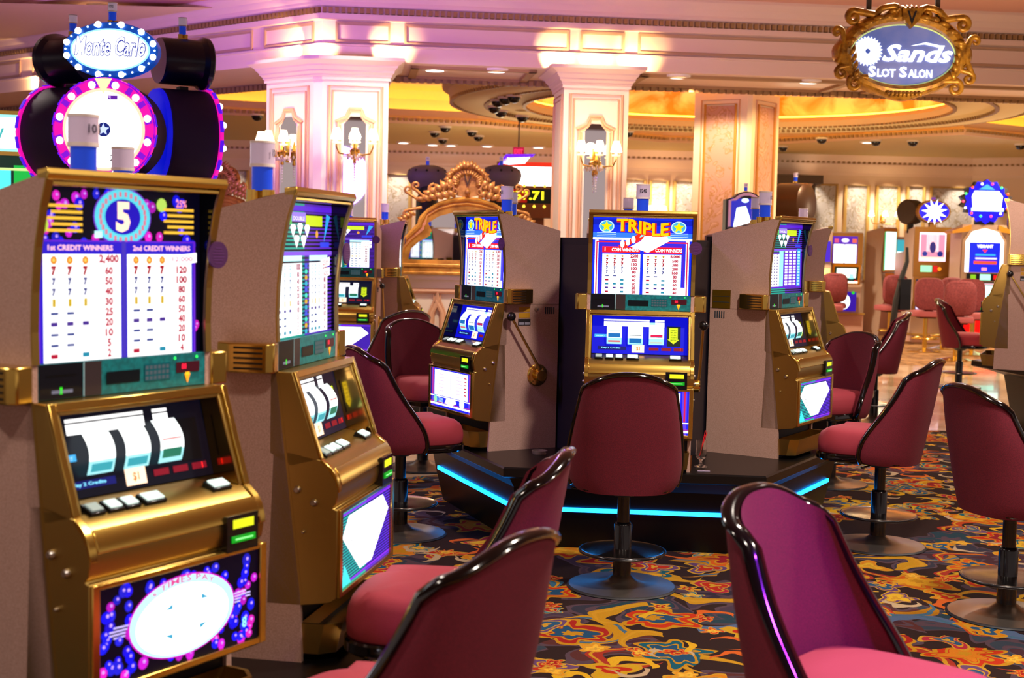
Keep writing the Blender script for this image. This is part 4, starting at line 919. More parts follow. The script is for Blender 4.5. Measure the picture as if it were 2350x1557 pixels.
f0, f1 = Vector(FW[0]), Vector(FW[1]); dF = (f1-f0).normalized(); nF = Vector((dF.y, -dF.x))
def fx(px): # distance along wall for an image column
    d = ray(px, 500); t = (f0.y + 0)/d.y
    s = (f0.x*d.y - f0.y*d.x)/(dF.y*d.x-dF.x*d.y); return s
def fpanel(px0, px1, z0=1.0, z1=2.86):
    a, c = fx(px0), fx(px1); p0, p1 = f0+dF*a, f0+dF*c
    M_, L_ = face_frame(p0, p1); dm.X = M_; gm.X = M_
    dm.box(-L_/2, L_/2, -.012, 0, z0, z1); gm.tube([(-L_/2, -.02, z0), (-L_/2, -.02, z1), (L_/2, -.02, z1), (L_/2, -.02, z0)], .035, 6); 
for a, c in ((498, 568), (885, 940), (1030, 1075), (1100, 1240), (1432, 1478), (1490, 1530), (1546, 1592), (1762, 1918), (1938, 1990), (2010, 2060), (2080, 2118), (2134, 2262)): fpanel(a, c)
struct(dm.build('wall_paper', smooth=0)); struct(gm.build('trim_11', smooth=40))
def far_sconce(px, label, n=2):
    p = f0+dF*fx(px); M_, _ = face_frame(p-dF*.3, p+dF*.3); s = sconce(label, M_, 2.18, .34, 'far wall sconces', n, 14); return s
far_sconce(2022, 'small far wall sconce with lit shades left of the oval topped slot machine', 3)
far_sconce(2318, 'small far wall sconce with lit shades at the right edge of the room', 2)
far_sconce(1503, 'small far wall sconce seen just right of the square column', 2)
# wall washers of the far wall
for px in (520, 912, 1052, 1170, 1455, 1510, 1570, 1850, 1964, 2035, 2100, 2200):
    p = f0+dF*fx(px)+nF*.45; lamp('SPOT', 'wall_washer_lamp', (p.x, p.y, 3.36), 120, (1, .84, .64), (p.x-nF.x*.3, p.y-nF.y*.3, 1.6), .03, 70, .6)
# left side wall of the hall beyond the left beam
b = MB(); b.m(TAN); sweep(b, [(-16, 26), (-9.5, 26.6)], [(0, 0), (0, 3.42), (-.2, 3.42), (-.2, 0)]); struct(b.build('wall_left', smooth=0))
# ------------------------------------------------------------------ slot machines near and in the middle
G = 'upright slot machines'
E1 = .419
slot_machine('nearest slot machine at lower left, round 5 emblem over two white pay tables', (-1.2215, 3.4718, E1), 1.0203, 'five', group=G, num='101')
slot_machine('second nearest slot machine on the left, white diamonds on teal and purple stripes', (-.9606, 4.2165, E1), 1.3866, 'diamond', group=G, num='100')
slot_machine('slot machine seen straight on behind the middle stool, blue TRIPLE glass', (.696, 7.568, .45), -.0747, 'star', group=G, num='0240')
slot_machine('TRIPLE slot machine turned left with its brass lever side towards the viewer', (.128, 8.132, .45), -1.0645, 'star', group=G, num='401')
slot_machine('slot machine turned right on the middle carousel, purple grid pay table', (1.2748, 8.094, .45), 1.0126, 'diamond', group=G, num='102', grid=True)
slot_machine('rear slot machine of the middle carousel hidden behind the TRIPLE one, facing away', (.775, 9.432, .45), pi-.0747, 'star', group=G)
slot_machine('rear left slot machine of the middle carousel facing the big mirror', (.15, 8.906, .45), 1.0126+pi, 'diamond', group=G)
slot_machine('rear right slot machine of the middle carousel facing away behind the purple grid one', (1.392, 8.868, .45), -1.0645+pi, 'five', group=G)
slot_machine('slot machine facing the viewer between the near left pair and the gilt mirror', (-1.47, 12.4, .45), -.02, 'diamond', group=G)
slot_machine('slot machine in profile just left of the gilt mirror, brass door facing right', (-1.40, 12.77, .45), 1.6, 'five', group=G)
slot_machine('slot machine in profile right of the purple grid one, purple badge and green brass door', (2.16, 11.33, .45), 1.46, 'star', group=G)
slot_machine('slot machine in profile at the right edge, long brass lever on its side', (4.52, 11.45, .66), -1.98, 'star', group=G, sc=1.04)

slot_machine('slot machine back to back with the white diamond one, only its beacon light showing', (-1.13, 4.57, E1), -1.94, 'diamond', group=G)
# near left carousel base
def carousel_base(name, label, poly, zt, inset, led=None, core=None, edge=BLACKG, kick=None):
    o = Vector((sum(p[0] for p in poly)/len(poly), sum(p[1] for p in poly)/len(poly)))
    t = thing(name, label, 'machine base', (o.x, o.y, 0)); T = Matrix.Translation((-o.x, -o.y, 0))
    def sh(k): return [tuple(o+(Vector(p)-o)*(1-k/max(.2, (Vector(p)-o).length))) for p in poly]
    b = MB(); b.X = T; b.m(mat('ledge_top', '#0a0809', .3, spec=.35)); P = poly
    b.rings([[(x, y, z) for x, y in Q] for Q, z in ((sh(.02), zt-.06), (P, zt-.05), (P, zt-.008), (sh(.012), zt))]); b.build('ledge', t, 30)
    b = MB(); b.X = T; b.m(kick or mat('plinth_black', '#05050a', .4, spec=.3))
    b.rings([[(x, y, z) for x, y in Q] for Q, z in ((sh(inset*1.35), 0), (sh(inset), .2), (sh(inset*.8), zt-.12), (sh(.06), zt-.06))]); b.build('plinth', t, 20)
    if led:
        Q = sh(inset*.95-.012); n = len(Q)
        for i in led:
            a, c = Vector(Q[i]), Vector(Q[(i+1) % n]); d = (c-a).normalized(); nn = Vector((d.y, -d.x)); a = a+d*.09; c = c-d*.09
            b = MB(); b.X = T; b.m(mat('led_cyan', '#40c8ff', .5, emit=5, ecolor='#1090ff')); b.prism([tuple(a), tuple(c), tuple(c-nn*.01), tuple(a-nn*.01)], lambda p, q: (p[0], p[1], q), .205, .227); b.build('light_strip', t, 0)
    if core:
        cc = thing('core_cabinet', 'black angular cabinet filling the gaps between the middle slot machines', 'cabinet', (o.x, o.y, zt)); b = MB(); b.X = Matrix.Translation((-o.x, -o.y, -zt)); b.m(mat('core_black', '#14131f', .4)); b.pz(core, zt, 1.62); b.build('body', cc, 20); b = MB(); b.X = Matrix.Translation((-o.x, -o.y, -zt)); b.m(BLACKM); b.pz(core, 1.62, 1.66); b.build('lid', cc, 20)
    return t
ctr = Vector((.76, 8.5))
pc = [(-.03, 7.146), (1.33, 7.04), (2.12, 8.41), (1.55, 9.85), (.19, 9.96), (-.60, 8.59)]
core = []
for x, y, a in ((.696, 7.568, -.0747), (1.2748, 8.094, 1.0126), (1.392, 8.868, -1.0645+pi), (.775, 9.432, pi-.0747), (.15, 8.906, 1.0126+pi), (.128, 8.132, -1.0645)):
    for s_ in (-1, 1): core.append((x+s_*.27*math.cos(a)-.012*math.sin(a), y+s_*.27*math.sin(a)+.012*math.cos(a)))
carousel_base('carousel_base', 'black six-sided base with cyan light strips under the middle slot machines', pc, .45, .14, led=range(6), core=core)
o1 = Vector((-1.2215, 3.4718)); o2 = Vector((-.9606, 4.2165))
f1_ = Vector((math.sin(1.0203), -math.cos(1.0203))); f2_ = Vector((math.sin(1.3866), -math.cos(1.3866)))
s1 = Vector((math.cos(1.0203), math.sin(1.0203))); s2 = Vector((math.cos(1.3866), math.sin(1.3866)))
j = o1+f1_*.60+s1*.42
b_poly = [tuple(o1+f1_*.62-s1*.6), tuple(j), tuple(o2+f2_*.64+s2*.45), tuple(o2+s2*.8-f2_*.2), (-2.3, 5.1), (-2.9, 3.4), (-2.2, 2.6)]
tq = carousel_base('carousel_base', 'low base with a brass edge under the two nearest slot machines', b_poly, E1, .05, kick=mat('base_tan', '#9a8060', .6))
b = MB(); b.X = Matrix.Translation(-tq.location); b.m(BRASS)
for p, q in ((b_poly[0], b_poly[1]), (b_poly[1], b_poly[2]), (b_poly[2], b_poly[3])): b.tube([(p[0], p[1], E1-.03), (q[0], q[1], E1-.03)], .016, 8)
b.build('brass_edge', tq, 60)
# cabinet bodies between the near machines
carousel_base('carousel_base', 'black ledge base at the right edge below the lever slot machine', [(4.12, 12.3), (4.3, 11.05), (5.6, 11.0), (6.1, 12.2), (5.2, 13.2)], .66, .35)
carousel_base('carousel_base', 'black base under the slot machine in profile behind the purple grid one', [(2.0, 11.0), (2.8, 10.75), (3.05, 11.5), (2.6, 12.2), (1.9, 12.0)], .45, .1)
carousel_base('carousel_base', 'black base under the two slot machines beside the gilt mirror', [(-1.95, 12.2), (-1.75, 11.72), (-1.1, 11.72), (-.45, 12.4), (-.6, 13.35), (-1.7, 13.5)], .45, .1)

# ------------------------------------------------------------------ stools
GS = 'red stools with black lacquered edges'
f3 = (-.875, -.485)
st = make_stool('casino_stool', 'red stool seen from behind in the middle, before the straight-on TRIPLE machine', (.548, 6.47, 0), face(.03, 1), GS)
def stool(x, y, dx, dy, label): return dup(st, (x, y, 0), face(dx, dy), label, GS)
stool(.82, 3.16, .78, -.63, 'nearest red stool at lower right, its purple-lit inner back turned to the viewer')
stool(-.21, 2.88, -.86, .50, 'nearest red stool at bottom left of centre, front of the 5 emblem machine')
stool(-.12, 3.90, -.99, .12, 'red stool with its seat in view facing the white diamond machine')
stool(2.04, 7.50, -.86, .52, 'red stool facing left beside the purple grid machine, chrome foot discs')
stool(2.25, 6.10, .96, .28, 'red stool cut off by the right edge of the picture')
stool(-.60, 7.53, .9, .45, 'red stool facing right, its seat in front of the TRIPLE machine with the lever')
stool(-.62, 9.75, .45, -.9, 'red stool left of the carousel with its front turned to the viewer')
stool(-.98, 11.45, -.55, .84, 'red stool seen from behind before the machines beside the gilt mirror')
stool(2.22, 9.45, -.80, -.60, 'red stool partly behind the purple grid machine at its right')
stool(3.42, 12.9, -.97, .2, 'red stool facing left on the marble, in front of the rose stools')
stool(5.35, 16.4, .88, -.48, 'red stool facing right near the lever machine, on a blue-lit disc')
GP = 'rose stools on brass pedestals'
def PX(px, Y): return (px-1175)/FPX*Y
ps = make_pink_stool('pedestal_stool', 'rose stool in the middle of the far group seen from behind, brass pedestal in view', (PX(2124, 22.0), 22.0, 0), face(.05, 1), GP); ps.scale = (1.05, 1.05, 1.08)
def pstool(px, Y, dx, dy, label): return dup(ps, (PX(px, Y), Y, 0), face(dx, dy), label, GP)
pstool(2164, 22.7, -.4, .9, 'rose stool just right of the middle one, partly hidden by it')
pstool(2196, 20.4, .1, 1, 'rose stool right behind the red stool, before the red lit machine')
pstool(2042, 23.9, -.2, 1, 'rose stool left of the curved black holder')
pstool(1909, 24.4, .1, 1, 'rose stool in front of the bronze framed machine, leftmost but one')
pstool(1893, 23.4, .9, .3, 'rose stool seen edge on at the left of the far row')
pstool(2232, 21.6, .0, -1, 'rose stool with its seat below the machine with the star burst sign')

# ------------------------------------------------------------------ small things on the ledge
t = thing('goblet', 'clear footed glass with red straws on the ledge right of the middle stool', 'glass', (atZ(1608, 1072, .45).x, atZ(1608, 1072, .45).y, .451))
GL = mat('clear_glass', '#ffffff', .02, trans=1, ior=1.45)
b = MB(); b.m(GL).lathe([(.036, 0), (.034, .004), (.008, .012), (.006, .03), (.012, .038), (.026, .05), (.031, .07), (.026, .11), (.028, .145), (.0265, .145), (.0245, .11), (.0285, .07), (.024, .054), (.002, .046)], 28); b.build('bowl', t, 60)
b = MB(); b.m(mat('red_straw', '#d81828', .4)); b.tube([(-.01, 0, .055), (.028, 0, .19)], .0022, 6); b.tube([(-.006, .004, .055), (.02, .006, .195)], .0022, 6); b.build('straws', t)
p = atZ(1577, 1080, .451); t = thing('tumbler', 'small amber tumbler on the ledge half hidden by the middle stool', 'glass', (p.x, p.y, .45))
b = MB(); b.m(mat('amber_glass', '#8a4818', .1, trans=.6)).lathe([(.02, 0), (.024, .08), (.022, .08), (.018, .006)], 20); b.build('cup', t)
p = atZ(1238, 1042, .45); t = thing('ashtray', 'small clear glass ashtray on the black ledge by the lever machine', 'ashtray', (p.x, p.y, .45))
b = MB(); b.m(mat('smoke_glass', '#b0a090', .1, trans=.7)).lathe([(.04, 0), (.045, .02), (.038, .02), (.034, .006), (.004, .006)], 24); b.build('dish', t)
p = atZ(1615, 1083, .452)
tag(MB().m(mat('tag_silver', '#b8a8c8', .3)).box(-.03, .035, -.004, .004, 0, .003).build('plaque'), 'small silver plaque at the edge of the black ledge below the goblet', 'plaque').location = (p.x, p.y+.02, .4505)

# ------------------------------------------------------------------ partition with the gilt mirror
P0 = Vector((-1.4, 14.05)); P1 = Vector((.52, 14.27)); dP = (P1-P0).normalized()
MP, LP = face_frame(P0, P1)
b = MB(); b.X = MP; b.m(CREAM2); b.box(-LP/2, LP/2, 0, .35, 0, 1.22); b.box(-LP/2, LP/2, -.05, .37, 1.215, 1.27); b.box(-LP/2, LP/2, -.03, .0, 0, .18)
b.m(MOULD)
for x in (-.62, -.06, .5):
    w_ = .23; pth = [(x-w_, -.012, .3), (x-w_, -.012, .88), (x-w_-.06, -.012, 1.0), (x-w_-.05, -.012, 1.1), (x+w_+.05, -.012, 1.1), (x+w_+.06, -.012, 1.0), (x+w_, -.012, .88), (x+w_, -.012, .3)]
    b.tube(pth, .028, 8, True); b.tube([(px_*.0+x+(px_-x)*.86, -.01, z) for px_, y_, z in pth], .014, 6, True)
struct(b.build('wall_partition', smooth=30))
tm = thing('mirror', 'large arched gilt mirror with a carved crest standing on the low partition', 'mirror', tuple((MP @ Vector((0, -.02, 1.27)))), MP.to_euler().z)
def mx(px, py): # local coordinates of a picture column on the partition
    p = atY(px, py, 14.15); q = Vector((p.x, p.y)) - Vector((tm.location.x, tm.location.y)); return q.dot(dP), p.z-1.27
mc = mx(1068, 600)[0]
def outline(s=0.0):
    """left half from bottom to the top middle"""
    L_ = [(-.735+s, .0+s), (-.735+s, .17), (-.71+s, .26), (-.64+s, .37-.3*s), (-.545+s, .47-.6*s), (-.50+s*.9, .52-.8*s), (-.49+s*.8, .565-s), (-.47+s*.8, .60-s), (-.40, .67-s), (-.28, .745-s), (-.14, .785-s), (0, .80-s)]
    return [(mc+x, z) for x, z in L_] + [(mc-x, z) for x, z in L_[-2::-1]]
b = MB(); b.m(MIRR); b.prism(outline(.13), lambda p, q: (p[0], q, p[1]), -.012, .0); b.build('glass', tm, 0)
b = MB(); b.m(GOLDP)
o_, i_ = outline(0), outline(.15)
prof = [(0, 0), (.0, -.045), (.12, -.075), (.25, -.07), (.35, -.05), (.5, -.055), (.6, -.04), (.85, -.035), (1, -.03), (1, 0)]
n = len(o_)
R = []
for k in range(n): R.append([(o_[k][0]+(i_[k][0]-o_[k][0])*f, y, o_[k][1]+(i_[k][1]-o_[k][1])*f) for f, y in prof])
R.append(R[0]); b.rings(R, True, False); b.build('frame', tm, 35)
b = MB(); b.m(GOLDP); b.box(mc-.80, mc+.80, -.09, .0, .0, .03); b.box(mc-.78, mc+.78, -.075, 0, .03, .075); b.box(mc-.76, mc+.76, -.085, 0, .075, .11); b.build('base_rail', tm, 30, .006)
def spiral(mb, cx, cz, r0, turns, a0, r, y=-.05, s=1, n=22, tail=None):
    pts = []; rr = []
    if tail:
        for q in tail: pts.append((q[0], y, q[1])); rr.append(r)
    for k in range(n+1):
        f = k/n; a = a0+s*f*turns*2*pi; q = r0*(1-.85*f); pts.append((cx+q*math.cos(a), y-.01*f, cz+q*math.sin(a))); rr.append(r*(1-.45*f))
    mb.tube(pts, rr, 8)
def leaf(mb, x, z, a, L_, w_, y=-.05):
    d = Vector((math.cos(a), 0, math.sin(a))); n = Vector((-math.sin(a), 0, math.cos(a))); R = []
    for k in range(7):
        f = k/6; ww = w_*math.sin(pi*min(.98, f*.85+.12)); c = Vector((x, y, z))+d*L_*f+Vector((0, -.03*math.sin(pi*f), 0))
        R.append([c+n*ww*math.cos(q)+Vector((0, -.5*ww*math.sin(q), 0)) for q in [2*pi*j/8 for j in range(8)]])
    mb.rings(R)
b = MB(); b.m(GOLDF)
zc = .955
b.prism([(mc+.23*math.cos(a)*(1 if math.sin(a) > -.3 else 1.0), zc+.16*math.sin(a)) for a in [2*pi*k/40 for k in range(40)]], lambda p, q: (p[0], q, p[1]), -.045, -.005)
for k in range(25):
    a = -.35+ (pi+.7)*k/24; leaf(b, mc+.17*math.cos(a), zc-.01+.125*math.sin(a), a, .06+.015*(k % 2)+(.03 if 9 < k < 15 else 0), .024, -.05)
for k in range(17): a = -.1+(pi+.2)*k/16; leaf(b, mc+.09*math.cos(a), zc-.02+.07*math.sin(a), a, .07, .010, -.058)
for s_ in (-1, 1):
    spiral(b, mc+s_*.13, zc-.10, .055, 1.3, pi/2, .013, -.06, -s_)
    spiral(b, mc+s_*.20, .87, .075, 1.4, pi/2, .018, -.06, s_, tail=None)
    spiral(b, mc+s_*.34, .86, .06, 1.3, pi*.5, .016, -.055, -s_)
    spiral(b, mc+s_*.52, .90, .045, 1.2, pi*1.5 if s_ > 0 else pi*1.5, .017, -.05, s_, tail=[(mc+s_*.22, .80), (mc+s_*.36, .78), (mc+s_*.46, .80)])
    spiral(b, mc+s_*.60, .86, .04, 1.1, pi*1.5, .014, -.05, s_, tail=[(mc+s_*.42, .76), (mc+s_*.52, .77)])
    for k in range(6): leaf(b, mc+s_*(.10+.05*k), .80+.018*(5-k), (pi/2-s_*(.3+.17*k)), .15-.008*k, .034, -.04); leaf(b, mc+s_*(.12+.06*k), .79-.008*k, (pi/2-s_*(.9+.1*k)), .12, .028, -.05)
    spiral(b, mc+s_*.60, .60, .05, 1.2, pi/2, .016, -.05, -s_, tail=[(mc+s_*.46, .68), (mc+s_*.55, .66)])
    for k in range(4): leaf(b, mc+s_*(.52+.035*k), .60-.02*k, pi/2-s_*1.2, .09, .02, -.05)
leaf(b, mc, .80, pi/2, .09, .03, -.06)
b.build('crest', tm, 50)
A = Art((mc-.05, -.075, zc-.055), (1, 0, 0), (0, 0, 1)); A.text('V', .05, 0, .12, mat('dark_gold', '#3c2410', .5), w=.085, bold=.0); cr = A.build('monogram', tm)

tb = dup(tm, (0, 0, 1.27), -.71, 'second gilt mirror, its carved crest showing between the wheels and the beacon light')
cb = Vector((math.cos(-.71), math.sin(-.71))); tb.location = (-3.17-mc*cb.x, 15.25-mc*cb.y, 1.27)
q0 = Vector((-3.17, 15.25))-cb*1.0; q1 = Vector((-3.17, 15.25))+cb*.85; M2_, L2_ = face_frame(q0, q1)
b = MB(); b.X = M2_; b.m(CREAM2).box(-L2_/2, L2_/2, 0.0, .3, 0, 1.22); b.box(-L2_/2, L2_/2, -.05, .32, 1.22, 1.27); struct(b.build('wall_partition', smooth=30))
# ------------------------------------------------------------------ hanging Sands sign
YS = 11.0
sc_ = atY(2072, 128, YS); ts = thing('hanging_sign', 'oval sign reading Sands Slot Salon in an ornate gold frame hanging from the ceiling', 'sign', tuple(sc_), .02)
k_ = YS/FPX
def sp(px, py): return ((px-2072)*k_, (128-py)*k_)
b = MB(); b.m(mat('sign_glass', '#5a6cb0', .12, emit=.42, ecolor='#5064a8', coat=.5, noise=('#8a90b8', 3, .4, .7))); b.prism([(.412*math.cos(a), .235*math.sin(a)) for a in [2*pi*k/56 for k in range(56)]], lambda p, q: (p[0]-.01, q, p[1]-.0), -.03, .03); b.build('glass_panel', ts, 0)
b = MB(); b.m(mat('sign_rim', '#d8e860', .3, emit=.5, ecolor='#b0d8a0')); b.tube([(.413*math.cos(a)-.01, -.03, .236*math.sin(a)) for a in [2*pi*k/60 for k in range(60)]], .006, 6, True); b.build('lit_rim', ts, 60)
b = MB(); b.m(mat('sign_gold', '#c08a28', .35, .4, noise=('#80561a', 20, .42, .66)))
N_ = 80; R = []
for k in range(N_):
    a = 2*pi*k/N_; c, s_ = math.cos(a), math.sin(a); lob = 1+.03*math.cos(8*a)+.04*math.cos(4*a)
    q = [(.415, .24, 0), (.415, .24, -.05), (.45, .27, -.075), (.50, .31, -.06), (.49*lob, .31*lob, -.07), (.51*lob, .33*lob, -.045), (.52*lob, .335*lob, 0), (.52, .33, .03), (.42, .25, .03)]
    R.append([(x*c-.01, y, z*s_+(.02 if s_ > 0 else -.0)) for x, z, y in q])
R.append(R[0]); b.rings(R, True, False)
def sspi(px, py, r, turns, a0, s, tail, rad=.02):
    r *= 1.25; rad *= 1.2; x, z = sp(px, py); spiral(b, x, z, r, turns, a0, rad, -.05, s, tail=[sp(*q) for q in tail])
sspi(1953, 48, .045, 1.2, pi/2, 1, [(2000, 40), (1975, 36)], .024); sspi(2200, 58, .045, 1.2, pi/2, -1, [(2150, 50), (2180, 44)], .024)
sspi(2044, 36, .045, 1.3, pi/2, -1, [(2000, 42), (2015, 26), (2030, 22)], .022); sspi(2117, 38, .045, 1.3, pi/2, 1, [(2162, 46), (2148, 30), (2132, 24)], .022)
sspi(1917, 82, .035, 1.0, 0, 1, [(1918, 150), (1930, 125), (1933, 100), (1930, 85)], .02); sspi(2230, 95, .035, 1.0, pi, -1, [(2225, 165), (2214, 140), (2212, 115), (2216, 98)], .02)
sspi(1930, 172, .04, 1.1, pi/2, 1, [(1945, 130), (1950, 155)], .02); sspi(2218, 178, .04, 1.1, pi/2, -1, [(2200, 140), (2200, 160)], .02)
sspi(1962, 195, .05, 1.1, pi*.6, 1, [(1990, 180)], .02); sspi(2188, 200, .05, 1.1, pi*.4, -1, [(2160, 185)], .02)
for k in range(9):
    x, z = sp(2040+8*k, 208); leaf(b, x, z, -pi/2+.25*(k-4)*.5, .06, .014, -.06)
for k in range(7): x, z = sp(2058+8*k, 32); leaf(b, x, z, pi/2-.22*(k-3), .055, .013, -.05)
b.prism([sp(2060, 26), sp(2102, 26), sp(2100, 50), (sp(2081, 70)), sp(2062, 50)], lambda p, q: (p[0], q, p[1]), -.095, -.04)
for s_ in (-1, 1):
    for k in range(5): leaf(b, s_*(.40+.012*k), -.20+.06*k, pi/2+s_*.4, .10, .018, -.06); leaf(b, s_*(.1+.07*k), .30-.012*k*k, s_*-.2+(0 if s_ > 0 else pi), .10, .016, -.065)
b.build('frame', ts, 50)
A = Art((sp(2068, 62)[0], -.098, sp(2068, 62)[1]), (1, 0, 0), (0, 0, 1)); A.text('V', .045, 0, .105, BLACKM, w=.075); A.build('monogram', ts)
A = Art((-.42, -.034, -.24), (1, 0, 0), (0, 0, 1), .001); A.up()
ux, uz = sp(1989, 121); ux += .42; uz += .24
A.star(ux, uz, .118, '#ffffff', 2.4, 26, .82); A.up(); A.disc(ux, uz, .020, '#5064b8', .7, 16); A.up()
for q in range(24): a = 2*pi*q/24; A.poly([(ux+.055*math.cos(a), uz+.055*math.sin(a)), (ux+.112*math.cos(a+.32), uz+.112*math.sin(a+.32)), (ux+.11*math.cos(a+.36), uz+.11*math.sin(a+.36))], '#c8dcff', 1.2)
x0, z0 = sp(2022, 143); A.text('Sands', x0+.42, z0+.24, .135, '#ffffff', 2.4, w=.56, al='l', bold=.03, shear=.35)
A.up(); A.poly([(x0+.42+.22, z0+.24+.125), (x0+.42+.34, z0+.24+.155), (x0+.42+.47, z0+.24+.13), (x0+.42+.46, z0+.24+.115), (x0+.42+.33, z0+.24+.14)], '#ffffff', 2.4)
for dz in (.03, .06): A.disc(x0+.42+.60-.03*0, z0+.24+dz-.0, .012, '#ffffff', 2, 10)
x0, z0 = sp(1992, 178); A.text('S', x0+.42, z0+.24, .085, '#ffffff', 2.3, al='l', bold=.03, w=.06); A.text('LOT', x0+.49, z0+.24, .066, '#ffffff', 2.3, w=.145, al='l', bold=.03); A.text('S', x0+.665, z0+.24, .085, '#ffffff', 2.3, al='l', bold=.03, w=.06); A.text('ALON', x0+.735, z0+.24, .066, '#ffffff', 2.3, w=.19, al='l', bold=.03)
A.build('lettering', ts)
b = MB(); b.m(mat('rod_dark', '#3a3430', .5))
for px in (1990, 2146): x, z = sp(px, 46); b.box(x-.018, x+.018, -.012, .012, z-.02, 4.46-sc_.z)
b.build('hanging_rods', ts)

# ------------------------------------------------------------------ wheel game at upper left
YW = 9.0; kw = YW/FPX
GW = 'wheel toppers on the game pod'
def wheel(label, px, py, ang, r=.315, depth=.34, mode='front', ovx=0, ovy=0, ovang=None, Y=YW):
    c = atY(px, py, Y); t = thing('wheel_topper', label, 'game wheel', (c.x, c.y, 0), ang, GW); z = c.z
    b = MB(); b.m(mat('wheel_drum', '#33264e', .6, spec=.2)); b.lathe([(r*.97, -depth/2), (r, -depth/2+.02), (r, depth/2-.02), (r*.97, depth/2)], 48, (0, 0, z), 'y'); b.build('drum', t, 30)
    if mode == 'right':
        b = MB(); b.m(mat('blue_glow_cap', '#0818d0', .4, emit=.7, ecolor='#0410d8')); b.lathe([(r*1.0, depth/2), (r*.98, depth/2+.03), (r*.9, depth/2+.035)], 40, (0, 0, z), 'y'); b.build('back_cap', t)
    A = Art((-r-.012, -depth/2-.012, z-r-.012), (1, 0, 0), (0, 0, 1), .003); R_ = r+.012
    A.disc(R_, R_, R_, '#3010c8', .9, 48).up(); A.disc(R_, R_, R_*.97, '#e010a0', 1.1, 48).up(); A.disc(R_, R_, R_*.80, '#ffc8a8', 1.3, 48).up(); A.disc(R_, R_, R_*.74, '#ffffff', 2.6, 48).up()
    for k in range(16): a = 2*pi*(k+.5)/16; A.poly([(R_+R_*q*math.cos(a+w_), R_+R_*q*math.sin(a+w_)) for q, w_ in ((.82, -.07), (.96, -.05), (.96, .05), (.82, .07))], '#8010d0', 1)
    A.up(); A.disc(R_, R_, .045, '#203090', .6, 20); A.up(); A.star(R_, R_, .04, '#c0d0ff', 1.2, 5)
    A.text('$', R_+.02, R_+.11, .12, '#ffe8f8', 1.6); A.rect(R_+.03, R_+.19, R_+.09, R_+.215, '#6020a0', 1)
    A.poly([(R_-.055, R_*1.98), (R_+.055, R_*1.98), (R_, R_*1.68)], '#ffd0a0', 1.4)
    A.mb.m(mat('rim_pink', '#e010a0', .4, emit=1, ecolor='#e010a0')).lathe([(R_, -depth/2-.012), (R_+.004, -depth/2), (R_+.004, -depth/2+.012), (R_-.012, -depth/2+.016)], 48, (0, 0, z), 'y')
    for k in range(16): a = 2*pi*(k+.5)/16; A.mb.m(ink('#5010e0', 1)).X = Matrix.Translation((0, 0, z)) @ Matrix.Rotation(-a, 4, 'Y'); A.mb.box(R_+.001, R_+.007, -depth/2-.01, -depth/2+.014, -.04, .04)
    A.mb.X = None
    A.build('wheel_face', t)
    for k in range(12):
        a = 2*pi*k/12+.26; b = MB(); b.m(ink('#fff4ff', 3)); b.ball((R_*.88*math.cos(a), -depth/2-.025, z+R_*.88*math.sin(a)), .024, 10, 6); b.build('bulb', t, 60)
    # oval sign above
    oz = z+.52+ovy; b = MB(); b.m(BLACKM).box(-.04, .04, -.03, .03, z+r-.02, oz-.17); b.build('stalk', t)
    rx, rz = .305, .178; dep = .10 if mode == 'front' else .34
    b = MB(); b.m(mat('oval_shell', '#0c1030', .3) if mode != 'front' else mat('oval_blue', '#0a50a8', .3, emit=.5, ecolor='#0848b8'))
    if mode == 'front': b.rings([[(rx*q*math.cos(2*pi*k/48), y, oz+rz*q*math.sin(2*pi*k/48)) for k in range(48)] for q, y in ((.95, .05), (1, .04), (1, -.04), (.96, -.05))])
    else: b.rings([[(.19*q*math.cos(2*pi*k/48), y, oz+.16*q*math.sin(2*pi*k/48)) for k in range(48)] for q, y in ((.95, .17), (1, .15), (1, -.1), (1.15, -.13), (1.15, -.16), (1.1, -.17))])
    ov = b.build('oval_housing', t, 40)
    if mode == 'front':
        A = Art((-rx, -.052, oz-rz), (1, 0, 0), (0, 0, 1), .002); A.disc(rx, rz, rx*.84, '#90d8ff', 1.4, 48, rz*.76).up(); A.disc(rx, rz, rx*.80, '#ffffff', 1.6, 48, rz*.70).up()
        A.text('Monte Carlo', rx*1.0, rz*.76, .13, '#2434b8', .7, w=.46, shear=.25, bold=.05); A.up(); A.text('Monte Carlo', rx*1.0, rz*.785, .122, '#f4f8ff', 1.3, w=.45, shear=.25, bold=.01)
        A.build('oval_face', t)
        for k in range(12):
            a = 2*pi*(k+.5)/12; b = MB(); b.m(ink('#e8fbff', 3.5)); b.ball((rx*.94*math.cos(a), -.062, oz+rz*.92*math.sin(a)), .021, 10, 6); b.build('bulb', t, 60)
        for k in range(36):
            if k % 3 != 1: a = 2*pi*k/36; b = MB(); b.m(ink('#d8f4ff', 2.5)); b.ball((rx*.94*math.cos(a), -.056, oz+rz*.92*math.sin(a)), .007, 6, 4); b.build('small_bulb', t, 60)
    else:
        A = Art((-.19, -.1715, oz-.16), (1, 0, 0), (0, 0, 1), .001); A.disc(.19, .16, .19, mat('oval_back_rose', '#6a4a70', .4) if mode == 'right' else DARKG, 1, 40, .16); A.build('oval_face', t)
        if mode == 'right': 
            A = Art((.19, .1715, oz-.16), (-1, 0, 0), (0, 0, 1), .001); A.disc(.19, .16, .185, mat('oval_rose', '#c898b8', .5), 1, 40, .155); A.build('oval_back', t)
    beacon(t, 0, 0, oz+.155, .95)
    b = MB(); b.m(BLACKG); b.box(*((-.26, .26, -.20, .30) if mode == 'front' else (-.17, .17, -.16, .16)), 0, z-r-.0+.03); b.m(mat('game_screen', '#2010a0', .3, emit=.6)).box(-.15, .15, -.205, -.159, 1.1, 1.7); b.build('game_cabinet', t, 30)
    return t
